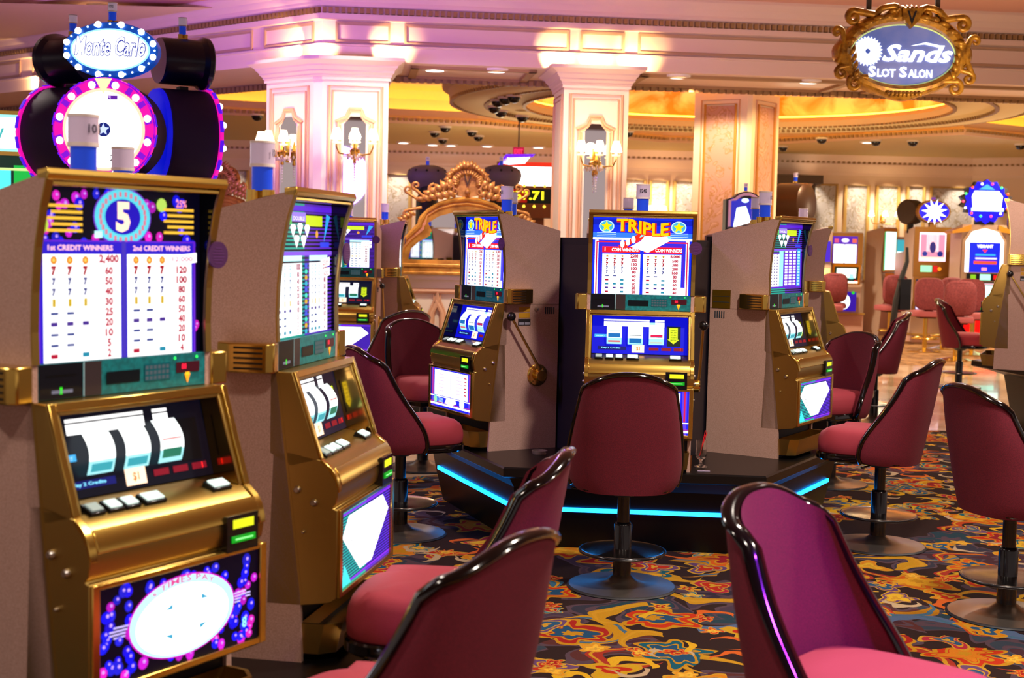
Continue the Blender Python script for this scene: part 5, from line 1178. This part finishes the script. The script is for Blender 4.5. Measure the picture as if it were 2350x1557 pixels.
wheel('round lit wheel with pink rim facing the viewer at upper left, white oval sign above', 258, 303, .0, mode='front')
wheel('left wheel topper turned away, dark drum and dark oval behind the white oval sign', 168, 312, -2.05, mode='left', Y=9.62, r=.335)
wheel('right wheel topper turned away, blue glowing drum edge and rose oval disc', 418, 316, 2.12, mode='right', Y=9.7, r=.33)
# ------------------------------------------------------------------ left edge green machine
c = atY(18, 400, 10.5); t = thing('slot_machine', 'small part of a green and white lit slot machine at the left edge', 'slot machine', (c.x-.05, c.y, .0), .25, 'machines along the left edge')
b = MB(); b.m(BLACKG).box(-.28, .28, -.2, .3, 0, c.z+.46); b.build('cabinet', t)
A = Art((-.27, -.205, c.z-.6), (1, 0, 0), (0, 0, 1), .002); A.rect(0, 0, .54, .75, '#083828', .5).up(); A.rect(.02, 0, .22, .68, '#18c030', 1); A.rect(.25, .0, .36, .62, '#48e8e0', 1.4); A.rect(.38, 0, .5, .66, '#10b040', 1); A.up(); A.rect(.0, .62, .54, .64, '#c8e890', 1); A.build('belly_glass', t)
A = Art((-.22, -.24, c.z+.16), (1, 0, 0), (0, 0, 1), .002); A.rect(0, 0, .4, .27, '#80f0e8', 1.6).up(); A.rect(.03, .02, .37, .25, '#f0ffff', 2.2).up(); A.rect(.1, .12, .12, .2, '#38a0b0', 1); A.text('W', .2, .07, .1, '#40b0b0', 1); A.build('top_sign', t)
b = MB(); b.m(BRASS).box(-.25, .21, -.235, -.2, c.z+.13, c.z+.16); b.box(-.25, .21, -.235, -.2, c.z+.43, c.z+.46); b.build('sign_bracket', t)
# ------------------------------------------------------------------ far machines on the right
WOODG = mat('bronze_frame', '#9a6a2c', .4, .4)
def base_for(x, y, w_, d_, h_, label, rz=0, gold=True):
    t = thing('machine_plinth', label, 'plinth', (x, y, 0), rz)
    b = MB(); b.m(mat('plinth_rose', '#d0a090', .6)).box(-w_/2, w_/2, -d_/2, d_/2, 0, h_-.03); b.build('body', t)
    b = MB(); b.m(mat('plinth_gold', '#d8b060', .35, .6)).box(-w_/2-.02, w_/2+.02, -d_/2-.02, d_/2+.02, h_-.03, h_); b.build('top_edge', t)
    return t
def far_cab(name, label, px, Y, w_, zt, z0, rz, side='#b89888', frame=None, group=None, depth=.5):
    p = atY(px, 600, Y); t = thing(name, label, 'slot machine', (p.x, p.y, z0), rz, group)
    b = MB(); b.m(mat('cab_side', side, .5)); h_ = zt-z0; b.px([(-depth, 0), (.0, 0), (.04, h_*.25), (.10, h_*.33), (.06, h_*.40), (.0, h_*.62), (.02, h_*.8), (.05, h_), (-depth, h_*.96)], -w_/2, w_/2); b.build('cabinet', t, 20)
    return t, h_
base_for(6.15, 26.1, .8, .8, .42, 'long rose plinth with gold edge under the gold framed machine')
t, h = far_cab('slot_machine', 'far slot machine with two white panels and purple header in a bronze frame', 1940, 25.6, .60, 1.92, .42, 0, group='far slot machines')
A = Art((-.26, -.06, h*.62), (1, 0, 0), (0, 0, 1), .004); A.rect(-.04, -.02, .56, h*.37, WOODG).up(); A.rect(0, 0, .46, h*.33, '#5018b0', 1).up(); A.rect(.02, .0, .215, h*.23, '#ffffff', 2); A.rect(.23, .0, .44, h*.23, '#ffffff', 2); A.disc(.23, h*.28, .07, '#e0d8ff', 1.3, 16, .04); A.rect(.03, h*.25, .11, h*.3, '#d05080', 1); A.rect(.36, h*.25, .44, h*.3, '#e06050', 1); A.build('display_glass', t)
A = Art((-.25, -.105, h*.36), (1, 0, 0), (0, -.12, .6), .004); A.n = Vector((0, -1, 0)); A.rect(-.02, 0, .5, h*.25, mat('lit_brass', '#d89020', .3, .5)).up(); A.rect(.02, .03, .46, h*.22, '#103028', .5).up(); A.rect(.06, .12, .42, h*.20, '#f0ffe8', 1.8); A.rect(.10, .10, .18, .2, '#70e0e0', 1); A.rect(.3, .1, .38, .2, '#70e0e0', 1); A.rect(.0, .02, .46, .06, '#f8ffe0', 1.6); A.disc(.42, .05, .03, '#ff2010', 1.4, 8); A.build('reel_glass', t)
A = Art((-.2, -.11, .04), (1, 0, 0), (0, 0, 1), .004); A.rect(0, 0, .4, h*.24, '#3010a0', .9).up(); A.disc(.16, h*.12, .13, '#ffffff', 2, 16, h*.1); A.disc(.34, h*.23, .03, '#20b020', 1.3, 8); A.build('belly_glass', t)
t, h = far_cab('slot_machine', 'far slot machine sliver left of the bronze framed one, mostly hidden', 1876, 25.3, .5, 1.92, .42, 0, group='far slot machines')
A = Art((-.2, -.06, .2), (1, 0, 0), (0, 0, 1), .004); A.rect(0, h*.5, .42, h*.75, '#4020c0', 1); A.rect(.0, h*.2, .42, h*.42, '#d8f080', 1.6); A.disc(.38, h*.3, .04, '#90d020', 1, 8); A.disc(.38, h*.18, .035, '#e02020', 1, 8); A.build('display_glass', t)
t, h = far_cab('slot_machine', 'narrow far slot machine turned right with curved yellow frame and white glass', 2036, 26.0, .42, 2.03, .0, .75, group='far slot machines', side='#e8ccc0', depth=.34)
A = Art((-.21, -.055, h*.60), (1, 0, 0), (0, 0, 1), .004); A.rect(-.02, -.02, .44, h*.39, mat('lit_brass', '#d89020', .3, .5)).up(); A.rect(.02, .02, .40, h*.36, '#c8fff0', 1.7).up(); A.rect(.1, .08, .3, .2, '#f0ffff', 2); A.rect(.0, .0, .03, h*.36, '#38c080', 1); A.build('display_glass', t)
A = Art((-.21, -.11, h*.33), (1, 0, 0), (0, 0, 1), .004); A.rect(-.02, -.02, .44, h*.25, mat('lit_brass', '#d89020', .3, .5)).up(); A.rect(.03, .04, .38, h*.2, '#f0f8e8', 1.8); A.build('reel_glass', t)
t, h = far_cab('slot_machine', 'second narrow far slot machine with teal header, partly behind the black holder', 2072, 26.3, .42, 1.86, .0, .2, group='far slot machines')
A = Art((-.19, -.06, h*.55), (1, 0, 0), (0, 0, 1), .004); A.rect(0, 0, .38, h*.42, '#40b0c0', .9).up(); A.rect(.03, .0, .35, h*.3, '#e8fff8', 1.8); A.build('display_glass', t)
A = Art((-.19, -.11, h*.30), (1, 0, 0), (0, 0, 1), .004); A.rect(0, 0, .38, h*.22, '#188070', .8).up(); A.rect(.05, .1, .34, h*.2, '#e8ffb0', 1.6); A.rect(.05, .0, .34, .08, '#2060d0', 1); A.build('reel_glass', t)
# video machine with oval top
base_for(7.36, 24.5, .62, .6, .153, 'short rose plinth with gold edge in the middle of the far group')
KF = 24.3/21.9
t, h = far_cab('slot_machine', 'far video slot machine with two pictures of figures and an oval sign on top', 2136, 21.9, .58, 1.99, .30, 0, group='far slot machines')
A = Art((-.28, -.062, h*.55), (1, 0, 0), (0, 0, 1), .004); A.rect(-.01, -.03, .57, h*.45, WOODG).up(); A.rect(.07, h*.13, .49, h*.40, '#ffd8e8', 1.6).up(); A.rect(.09, h*.16, .47, h*.38, '#e090b0', 1); A.rect(.18, h*.22, .38, h*.38, '#fff0e0', 1.6); A.up(); A.disc(.28, h*.26, .05, '#302878', .8, 14, .09); A.disc(.16, h*.2, .04, '#2838a0', .8, 12); A.disc(.40, h*.2, .045, '#203090', .8, 12); A.rect(.09, h*.15, .47, h*.17, '#ffe0c0', 1.4)
A.rect(.1, h*.03, .28, h*.09, '#90e8b0', 1.4); A.rect(.3, h*.03, .37, h*.09, '#d01818', 1); A.disc(.40, h*.06, .03, '#ff9020', 1.3, 10); A.build('upper_screen', t)
A = Art((-.27, -.10, h*.20), (1, 0, 0), (0, 0, 1), .004); A.rect(-.02, -.02, .55, h*.33, WOODG).up(); A.rect(.02, .02, .49, h*.31, '#102048', .7).up(); A.rect(.03, .05, .47, h*.22, '#d8c8ff', 1.6); A.rect(.1, h*.25, .4, h*.28, '#80e8f0', 1.3); A.up(); A.disc(.25, h*.13, .05, '#2838a0', .8, 12, .08); A.disc(.15, h*.11, .035, '#6040b0', .8, 12); A.disc(.36, h*.11, .035, '#6040b0', .8, 12); A.build('lower_screen', t)
b = MB(); b.m(WOODG).box(-.05, .05, -.05, .05, h, h+.08); b.rings([[(.27*q*math.cos(2*pi*k/32), y, h+.24+.19*q*math.sin(2*pi*k/32)) for k in range(32)] for q, y in ((.94, .06), (1, .04), (1, -.05), (.94, -.07))]); b.build('oval_housing', t)
A = Art((-.27, -.073, h+.05), (1, 0, 0), (0, 0, 1), .004); A.disc(.27, .19, .235, '#2018d8', 1.2, 32, .16).up(); A.star(.27, .19, .21, '#ffffff', 2, 11, .45, 0.2); A.disc(.27, .19, .09, '#ffffff', 2.2, 20, .08); A.build('oval_face', t)
b = MB(); b.m(mat('topper_violet', '#7038b0', .4, emit=.5)).cyl((0, 0, h+.43), .035, .04, 12); b.m(BRASS).cyl((0, 0, h+.42), .045, .012, 12); b.build('cap_light', t)
b = MB(); b.m(mat('drum_dark', '#3a2a22', .5)); b.X = Matrix.Translation((-.25, .35, h+.24)) @ Matrix.Rotation(-.9, 4, 'Z'); b.lathe([(.18, -.12), (.20, -.1), (.20, .1), (.18, .12)], 28, (0, 0, 0), 'y'); b.X = None; b.m(BLACKM).box(-.29, -.21, .3, .4, h-.1, h+.06); b.build('rear_drum', t)
t.scale = (KF,)*3; t.location = (t.location.x*KF, t.location.y*KF, CAMZ-(CAMZ-t.location.z)*KF)
# burst machine
t, h = far_cab('slot_machine', 'far slot machine with arched white top, blue screen and star burst sign of bulbs', 2254, 20.6, .66, 2.02, .25, 0, group='far slot machines')
A = Art((-.33, -.062, h*.42), (1, 0, 0), (0, 0, 1), .004)
A.poly([(.0, 0), (.66, 0), (.66, h*.44), (.56, h*.53), (.33, h*.57), (.10, h*.53), (0, h*.44)], mat('topcab', '#a88870', .5)).up()
A.poly([(.05, h*.18), (.62, h*.18), (.62, h*.44), (.53, h*.52), (.33, h*.55), (.14, h*.52), (.05, h*.44)], '#ffffff', 2.2).up(); A.rect(.11, h*.18, .57, h*.43, '#0c20d8', 1.1).up()
A.text('VIBRANT', .34, h*.385, .05, '#ffffff', 1.8, w=.24); A.poly([(.30, h*.37), (.38, h*.37), (.34, h*.345)], '#ff3020', 1.2); A.rect(.2, h*.32, .5, h*.335, '#30a8e8', 1); A.rect(.2, h*.29, .52, h*.305, '#e0d8f0', 1.1); A.rect(.18, h*.25, .52, h*.275, '#ff5030', 1.1); A.rect(.3, h*.195, .38, h*.22, '#ff90b0', 1.3)
A.rect(.08, h*.11, .6, h*.17, '#181414', .3).up(); A.rect(.14, h*.12, .22, h*.16, '#80c020', 1); A.rect(.28, h*.115, .44, h*.165, '#a0f0c8', 1.5); A.rect(.48, h*.12, .58, h*.16, '#d01010', 1.2); A.disc(.6, h*.14, .018, '#ff9020', 1.4, 8); A.build('upper_screen', t)
A = Art((-.32, -.105, h*.26), (1, 0, 0), (0, 0, 1), .004); A.rect(0, 0, .64, h*.26, '#04202c', .5).up(); A.rect(.03, h*.09, .61, h*.23, '#c8fff8', 1.8); A.rect(.08, h*.03, .54, h*.07, '#70f8e0', 1.6); A.rect(.08, h*.235, .56, h*.25, '#d8b0c0', 1); A.up()
for k in range(4): A.rect(.13+.12*k, h*.13, .135+.12*k, h*.18, '#204858', .5); 
for k in range(3): A.rect(.15+.12*k, h*.145, .21+.12*k, h*.16, '#308898', .8)
A.build('lower_screen', t)
A = Art((-.32, -.07, .02), (1, 0, 0), (0, 0, 1), .004); A.rect(0, 0, .64, h*.25, '#300808', .4).up(); A.rect(.06, .04, .58, h*.2, '#ff0808', 1.1); A.build('belly_glass', t)
b = MB(); b.m(mat('roof_gold', '#c88a28', .4, .4))
for s_ in (-1, 1): b.prism([(s_*.2, h), (s_*.48, h-.10), (s_*.48, h-.14), (s_*.2, h-.1)], lambda p, q: (p[0], q, p[1]), -.06, .3)
b.m(BLACKM).box(-.14, .14, -.03, .03, h-.02, h+.08); b.build('roof_wings', t)
b = MB(); b.m(mat('sign_back', '#201418', .5)); pts = []
for k in range(28):
    a = 2*pi*k/28; q = (.40 if k % 2 else .33); pts.append((q*math.cos(a), h+.34+q*.82*math.sin(a)*(1 if math.sin(a) > 0 else .8)))
b.prism(pts, lambda p, q: (p[0], q, p[1]), -.06, .05); b.build('burst_housing', t, 20)
A = Art((-.4, -.064, h), (1, 0, 0), (0, 0, 1), .004); A.star(.4, .34, .33, '#1008f0', 1.3, 14, .88); A.up(); A.poly([(.2, .25), (.62, .25), (.64, .42), (.58, .5), (.22, .5), (.18, .42)], '#f0ffff', 2.2); A.rect(.18, .2, .66, .25, '#c8f0ff', 1.8); A.poly([(.28, .52), (.52, .52), (.4, .6)], '#40a0f0', 1); A.build('burst_face', t)
for k in range(14):
    a = 2*pi*k/14; q = .345; b = MB(); b.m(ink(('#ffffff', '#ff5020', '#40e070', '#ff4060')[k % 4], 2)); b.ball((q*math.cos(a), -.07, h+.34+q*.78*math.sin(a)*(1 if math.sin(a) > 0 else .82)), .02, 8, 5); b.build('bulb', t)
KF = 23.4/20.6; t.scale = (KF,)*3; t.location = (t.location.x*KF, t.location.y*KF, CAMZ-(CAMZ-t.location.z)*KF)
base_for(8.0, 23.75, .74, .5, .06, 'low rose plinth under the machine with the star burst sign')
# cabinet to the left of the oval topped one, and tall black holder
b = MB(); t = thing('slot_machine', 'rose sided machine cabinet seen from its side left of the oval topped one', 'slot machine', (7.50, 25.75, .0), .3, 'far slot machines'); b.m(mat('cab_rose', '#c88a88', .5)).px([(-.3, 0), (.22, 0), (.24, 1.62), (-.3, 1.55)], -.25, .25); b.build('cabinet', t); b = MB(); b.m(BLACKM).box(-.2501, .2501, -.1, 0, 1.36, 1.5); b.build('vent', t)
p = atY(2068, 700, 20.0); t = thing('leaflet_holder', 'tall curved black holder leaning between the far rose stools', 'stand', (p.x, p.y, 0), .3)
b = MB(); b.m(BLACKM).tube([(-.10, 0, .0), (-.13, 0, .5), (-.08, 0, .9), (.0, 0, 1.25), (.07, 0, 1.45), (.06, 0, 1.66)], [.03, .045, .05, .04, .03, .02], 8); b.build('stem', t); b = MB(); b.m(BLACKG).box(-.06, .12, -.06, .02, .75, 1.2); b.build('pocket', t)

# ------------------------------------------------------------------ things behind the middle machines
p = atY(1710, 480, 15.2); t = thing('slot_machine', 'arched black topper with rose outline and blue glowing screen behind the purple grid machine', 'slot machine', (p.x, p.y, 0), 0, 'machines behind the carousel')
b = MB(); b.m(BLACKM); kk = 15.2/FPX
arch = [(-45, -52), (-45, 20), (-30, 24), (-20, 32), (-8, 37), (8, 37), (20, 32), (30, 24), (45, 20), (45, -52)]
b.prism([(x*kk*1.05, p.z+z*kk*1.04) for x, z in arch], lambda q, r_: (q[0], r_, q[1]), -.1, .12); b.box(-.2, .2, -.15, .25, 0, p.z-.2); b.build('cabinet', t)
b = MB(); b.m(mat('outline_rose', '#c89ac0', .4, emit=.15)); b.tube([(x*kk*.86, -.105, p.z+z*kk*.88) for x, z in arch], .016, 6); b.build('outline', t)
A = Art((-.17, -.105, p.z-.25), (1, 0, 0), (0, 0, 1), .004); A.rect(0, 0, .34, .36, '#0818b8', .9).up(); A.poly([(.02, .0), (.18, .02), (.22, .12), (.16, .28), (.06, .26)], '#e0f8ff', 2); A.disc(.15, .34, .04, '#d0f0ff', 1.6, 16, .025); A.build('screen', t)
beacon(t, 0, 0, p.z+.17, .7)
p = atY(1612, 510, 16.5); t = thing('marquee_sign', 'small oval sign ringed with bulbs just right of the TRIPLE machine', 'sign', (p.x, p.y, 0), 0); kk = 16.5/FPX
b = MB(); b.m(mat('sign_dark_green', '#203828', .5)); b.rings([[(.19*q*math.cos(2*pi*k/32), y, p.z+.115*q*math.sin(2*pi*k/32)) for k in range(32)] for q, y in ((1, .06), (1, -.03), (.95, -.05))]); b.m(BRASS).box(-.04, .04, -.02, .04, 0, p.z-.08); b.build('housing', t)
A = Art((-.19, -.054, p.z-.115), (1, 0, 0), (0, 0, 1), .003); A.disc(.17, .115, .135, '#ffffff', 2.4, 28, .08); A.build('face', t)
for k in range(14): a = 2*pi*k/14; b = MB(); b.m(ink('#fff0b0', 2.4)); b.ball((.172*math.cos(a), -.06, p.z+.102*math.sin(a)), .018, 8, 5); b.build('bulb', t)
p = atY(1808, 465, 18.0); t = thing('barrel_sign', 'dark bronze barrel shaped machine topper right of the wallpapered column', 'sign', (p.x, p.y, 0), .9)
b = MB(); b.m(mat('bronze_dark', '#4a3020', .35, .5)); b.lathe([(.22, -.3), (.27, -.26), (.27, .1), (.2, .14)], 32, (0, 0, p.z-.02), 'y'); b.build('barrel', t); b = MB(); b.m(BLACKM).box(-.1, .1, -.15, .1, 0, p.z-.25); b.build('stand', t)
beacon(t, 0, -.1, p.z+.24, .9)
p = atY(1842, 470, 25.5); t = thing('fireplace_surround', 'dark bronze canopy with a stone column on the far wall beside the barrel sign', 'wall decoration', (p.x-.1, p.y+.9, 0), 0)
b = MB(); b.m(mat('canopy_bronze', '#4a3a2c', .6)); b.box(-.75, .62, -.2, .6, p.z+.42, p.z+.58); b.box(-.75, .5, -.1, .6, p.z+.1, p.z+.42); b.build('canopy', t)
b = MB(); b.m(mat('stone_rose', '#d0a890', .6)); b.lathe([(.16, p.z-.5), (.14, p.z-.4), (.13, p.z+.36), (.17, p.z+.42)], 20, (.28, -.12, 0)); b.box(.05, .5, -.3, .5, 0, p.z-.5); b.build('pillar', t)
b = MB(); b.m(ink('#ffd0a0', 1.1)); b.box(-.18, .1, -.02, 0, p.z-.1, p.z+.12); b.build('lit_niche', t)
# rear signs behind the mirror
for px, py, lab in ((981, 405, 'dark oval wheel topper left of the mirror crest'), (1150, 405, 'dark oval wheel topper right of the mirror crest')):
    p = atY(px, py, 17.5); t = thing('oval_topper', lab, 'game wheel', (p.x, p.y, 0), 0, 'dark oval toppers behind the mirror')
    b = MB(); b.m(mat('oval_slate', '#625a70', .45)); b.rings([[(r_*math.cos(2*pi*k/36), r_*.62*math.sin(2*pi*k/36)*1.0, p.z+zz) for k in range(36)] for r_, zz in ((.12, -.17), (.20, -.12), (.245, -.05), (.26, .01), (.25, .06), (.20, .11), (.10, .14))]); b.build('dome', t)
    b = MB(); b.m(BLACKM); b.lathe([(.16, 0), (.14, p.z-.3), (.10, p.z-.2), (.12, p.z-.12)], 20); b.build('stand', t)
    for k in range(5): a = pi+pi*(k+.5)/5; b = MB(); b.m(BLACKG).ball((.235*math.cos(a), .15*math.sin(a), p.z+.07), .016, 8, 5); b.build('stud', t)
    beacon(t, 0, 0, p.z+.11, .85)
p = atY(1200, 420, 19.0); t = thing('jackpot_sign', 'bright jackpot marquee with LED amount reading $57.71, violet neon above', 'sign', (p.x, p.y, 0), 0); ks = 19.0/FPX
b = MB(); b.m(mat('marquee_brown', '#7a4a20', .5)).box(-.36, .50, -.05, .15, p.z-.48, p.z+.28); b.box(-.2, .3, 0, .12, 0, p.z-.48); b.build('housing', t)
A = Art((-.36, -.055, p.z-.28), (1, 0, 0), (0, 0, 1), .004)
A.rect(0, .0, .86, .2, '#082008', .3).up(); A.rect(.2, .01, .42, .19, '#b01808', .7); A.up(); A.text('$57.71', .40, .03, .14, '#f0e820', 1.6, w=.50, bold=.04)
A.rect(.0, .24, .86, .50, '#ffffff', 2.6); A.rect(.05, .50, .86, .56, '#e03010', 1); A.up(); A.rect(.08, .36, .24, .37, '#205030', .5); A.build('marquee_face', t)
for k in range(6): b = MB(); b.m(ink('#ffd840', 2)); b.ball((-.26+.14*k, -.06, p.z-.04), .02, 8, 5); b.build('bulb', t)
for k in range(6): b = MB(); b.m(ink('#ffd840', 2)); b.ball((-.26+.14*k, -.06, p.z-.32), .02, 8, 5); b.build('bulb', t)
A = Art((-.3, -.07, p.z+.26), (1, 0, 0), (0, 0, 1), .003); A.poly([(-.02, .0), (.08, .08), (.40, .10), (.32, .0), (.1, -.02)], '#f0e8ff', 2.6); A.poly([(-.06, -.04), (.06, .12), (.46, .13), (.42, .09), (.1, .07), (.0, -.04)], '#6018f0', 1.6); A.build('neon_sign', t)
p = atY(1190, 348, 21.2); t = thing('exit_sign', 'small red EXIT sign hanging from the ceiling above the jackpot marquee', 'sign', tuple(p), 0)
b = MB(); b.m(mat('exit_body', '#a01838', .4, emit=.5, ecolor='#c01040')).box(-.085, .085, -.02, .02, -.065, .065); b.m(BLACKM).box(-.01, .01, -.01, .01, .065, ZC+.64-p.z); b.build('box', t)
A = Art((-.085, -.022, -.065), (1, 0, 0), (0, 0, 1)); A.text('EXIT', .085, .03, .07, '#ff3060', 1.6, w=.13); A.build('lettering', t)
# ceiling fixtures
def dome(px, py, z=ZC, n=0, r=.085):
    p = atZ(px, py, z)
    return p
DM = [(1135, 243, 'leftmost in the cluster on the round ceiling ring'), (1150, 253, 'lowest of the cluster on the round ceiling ring'), (1143, 228, 'upper left of the cluster on the round ceiling ring'), (1160, 222, 'middle top of the cluster on the round ceiling ring'), (1180, 218, 'right end of the cluster on the round ceiling ring'), (1199, 265, 'alone on the ring below the cluster'), (590, 262, 'left of the corner column'), (1016, 318, 'on the low ceiling above the mirror'), (998, 302, 'small and pale, upper left of the one above the mirror'), (1098, 311, 'right one of the pair above the jackpot sign'), (1083, 300, 'left one of the pair above the jackpot sign'), (1022, 290, 'thin one at the far edge of the yellow cove'), (1441, 301, 'just right of the square column'), (1797, 335, 'right of the wallpapered column'), (2010, 321, 'above the far wall under the yellow cove'), (2095, 322, 'small one right of a tiny ceiling light'), (1886, 316, 'thin one near the ring edge'), (2342, 330, 'at the right edge of the picture')]
first = None
for px, py, lab in DM:
    p = atZ(px, py, ZC); 
    if first is None:
        first = thing('ceiling_camera', 'black camera dome, '+lab, 'ceiling camera', tuple(p), 0, 'black camera domes on the salon ceiling')
        b = MB(); b.m(mat('ring_cream', '#d8c8b0', .5)).lathe([(.10, 0), (.10, -.02), (.085, -.03), (.07, -.03)], 24); b.build('collar', first); b = MB(); b.m(BLACKG).lathe([(.082, -.025), (.08, -.05), (.06, -.085), (.03, -.10), (.004, -.104)], 24); b.build('dome', first)
    else: dup(first, tuple(p), 0, 'black camera dome, '+lab)
DL = [(998, 157, 3.40, 'on the beam soffit left'), (1140, 159, 3.40, 'on the beam soffit in a violet coffer'), (1556, 173, 3.40, 'on the beam soffit right of the square column'), (1857, 185, 3.40, 'on the beam soffit left of the hanging sign'), (926, 326, ZC, 'leftmost in the row above the mirror'), (993, 331, ZC, 'second in the row above the mirror'), (1035, 332, ZC, 'third in the row above the mirror'), (1118, 334, ZC, 'fourth in the row above the mirror'), (1236, 337, ZC, 'fifth, next to the square column'), (1992, 325, ZC, 'on the far right ceiling'), (163, 23, 4.14, 'on the front ceiling at top left'), (228, 12, 4.14, 'second on the front ceiling at top left')]
first = None
for px, py, z, lab in DL:
    p = atZ(px, py, z)
    if first is None:
        first = thing('recessed_light', 'small round recessed light '+lab, 'ceiling light', tuple(p), 0, 'round recessed ceiling lights'); first.scale = (1.6, 1.6, 3.5)
        b = MB(); b.m(mat('trim_white', '#f0e8e0', .4)).lathe([(.085, 0), (.085, -.006), (.06, -.008), (.06, 0)], 24); b.build('trim_ring', first); b = MB(); b.m(ink('#fff4e8', 7)).lathe([(.06, -.002), (.06, -.006), (.004, -.0061)], 20); b.build('lens', first)
    else: dup(first, tuple(p), 0, 'small round recessed light '+lab)
lamp('POINT', 'soffit_violet_lamp', atZ(1145, 164, 3.2), 5, (.4, .12, 1), None, .05)
lamp('POINT', 'soffit_violet_lamp', atZ(1480, 186, 3.15), 4, (.4, .12, 1), None, .05)
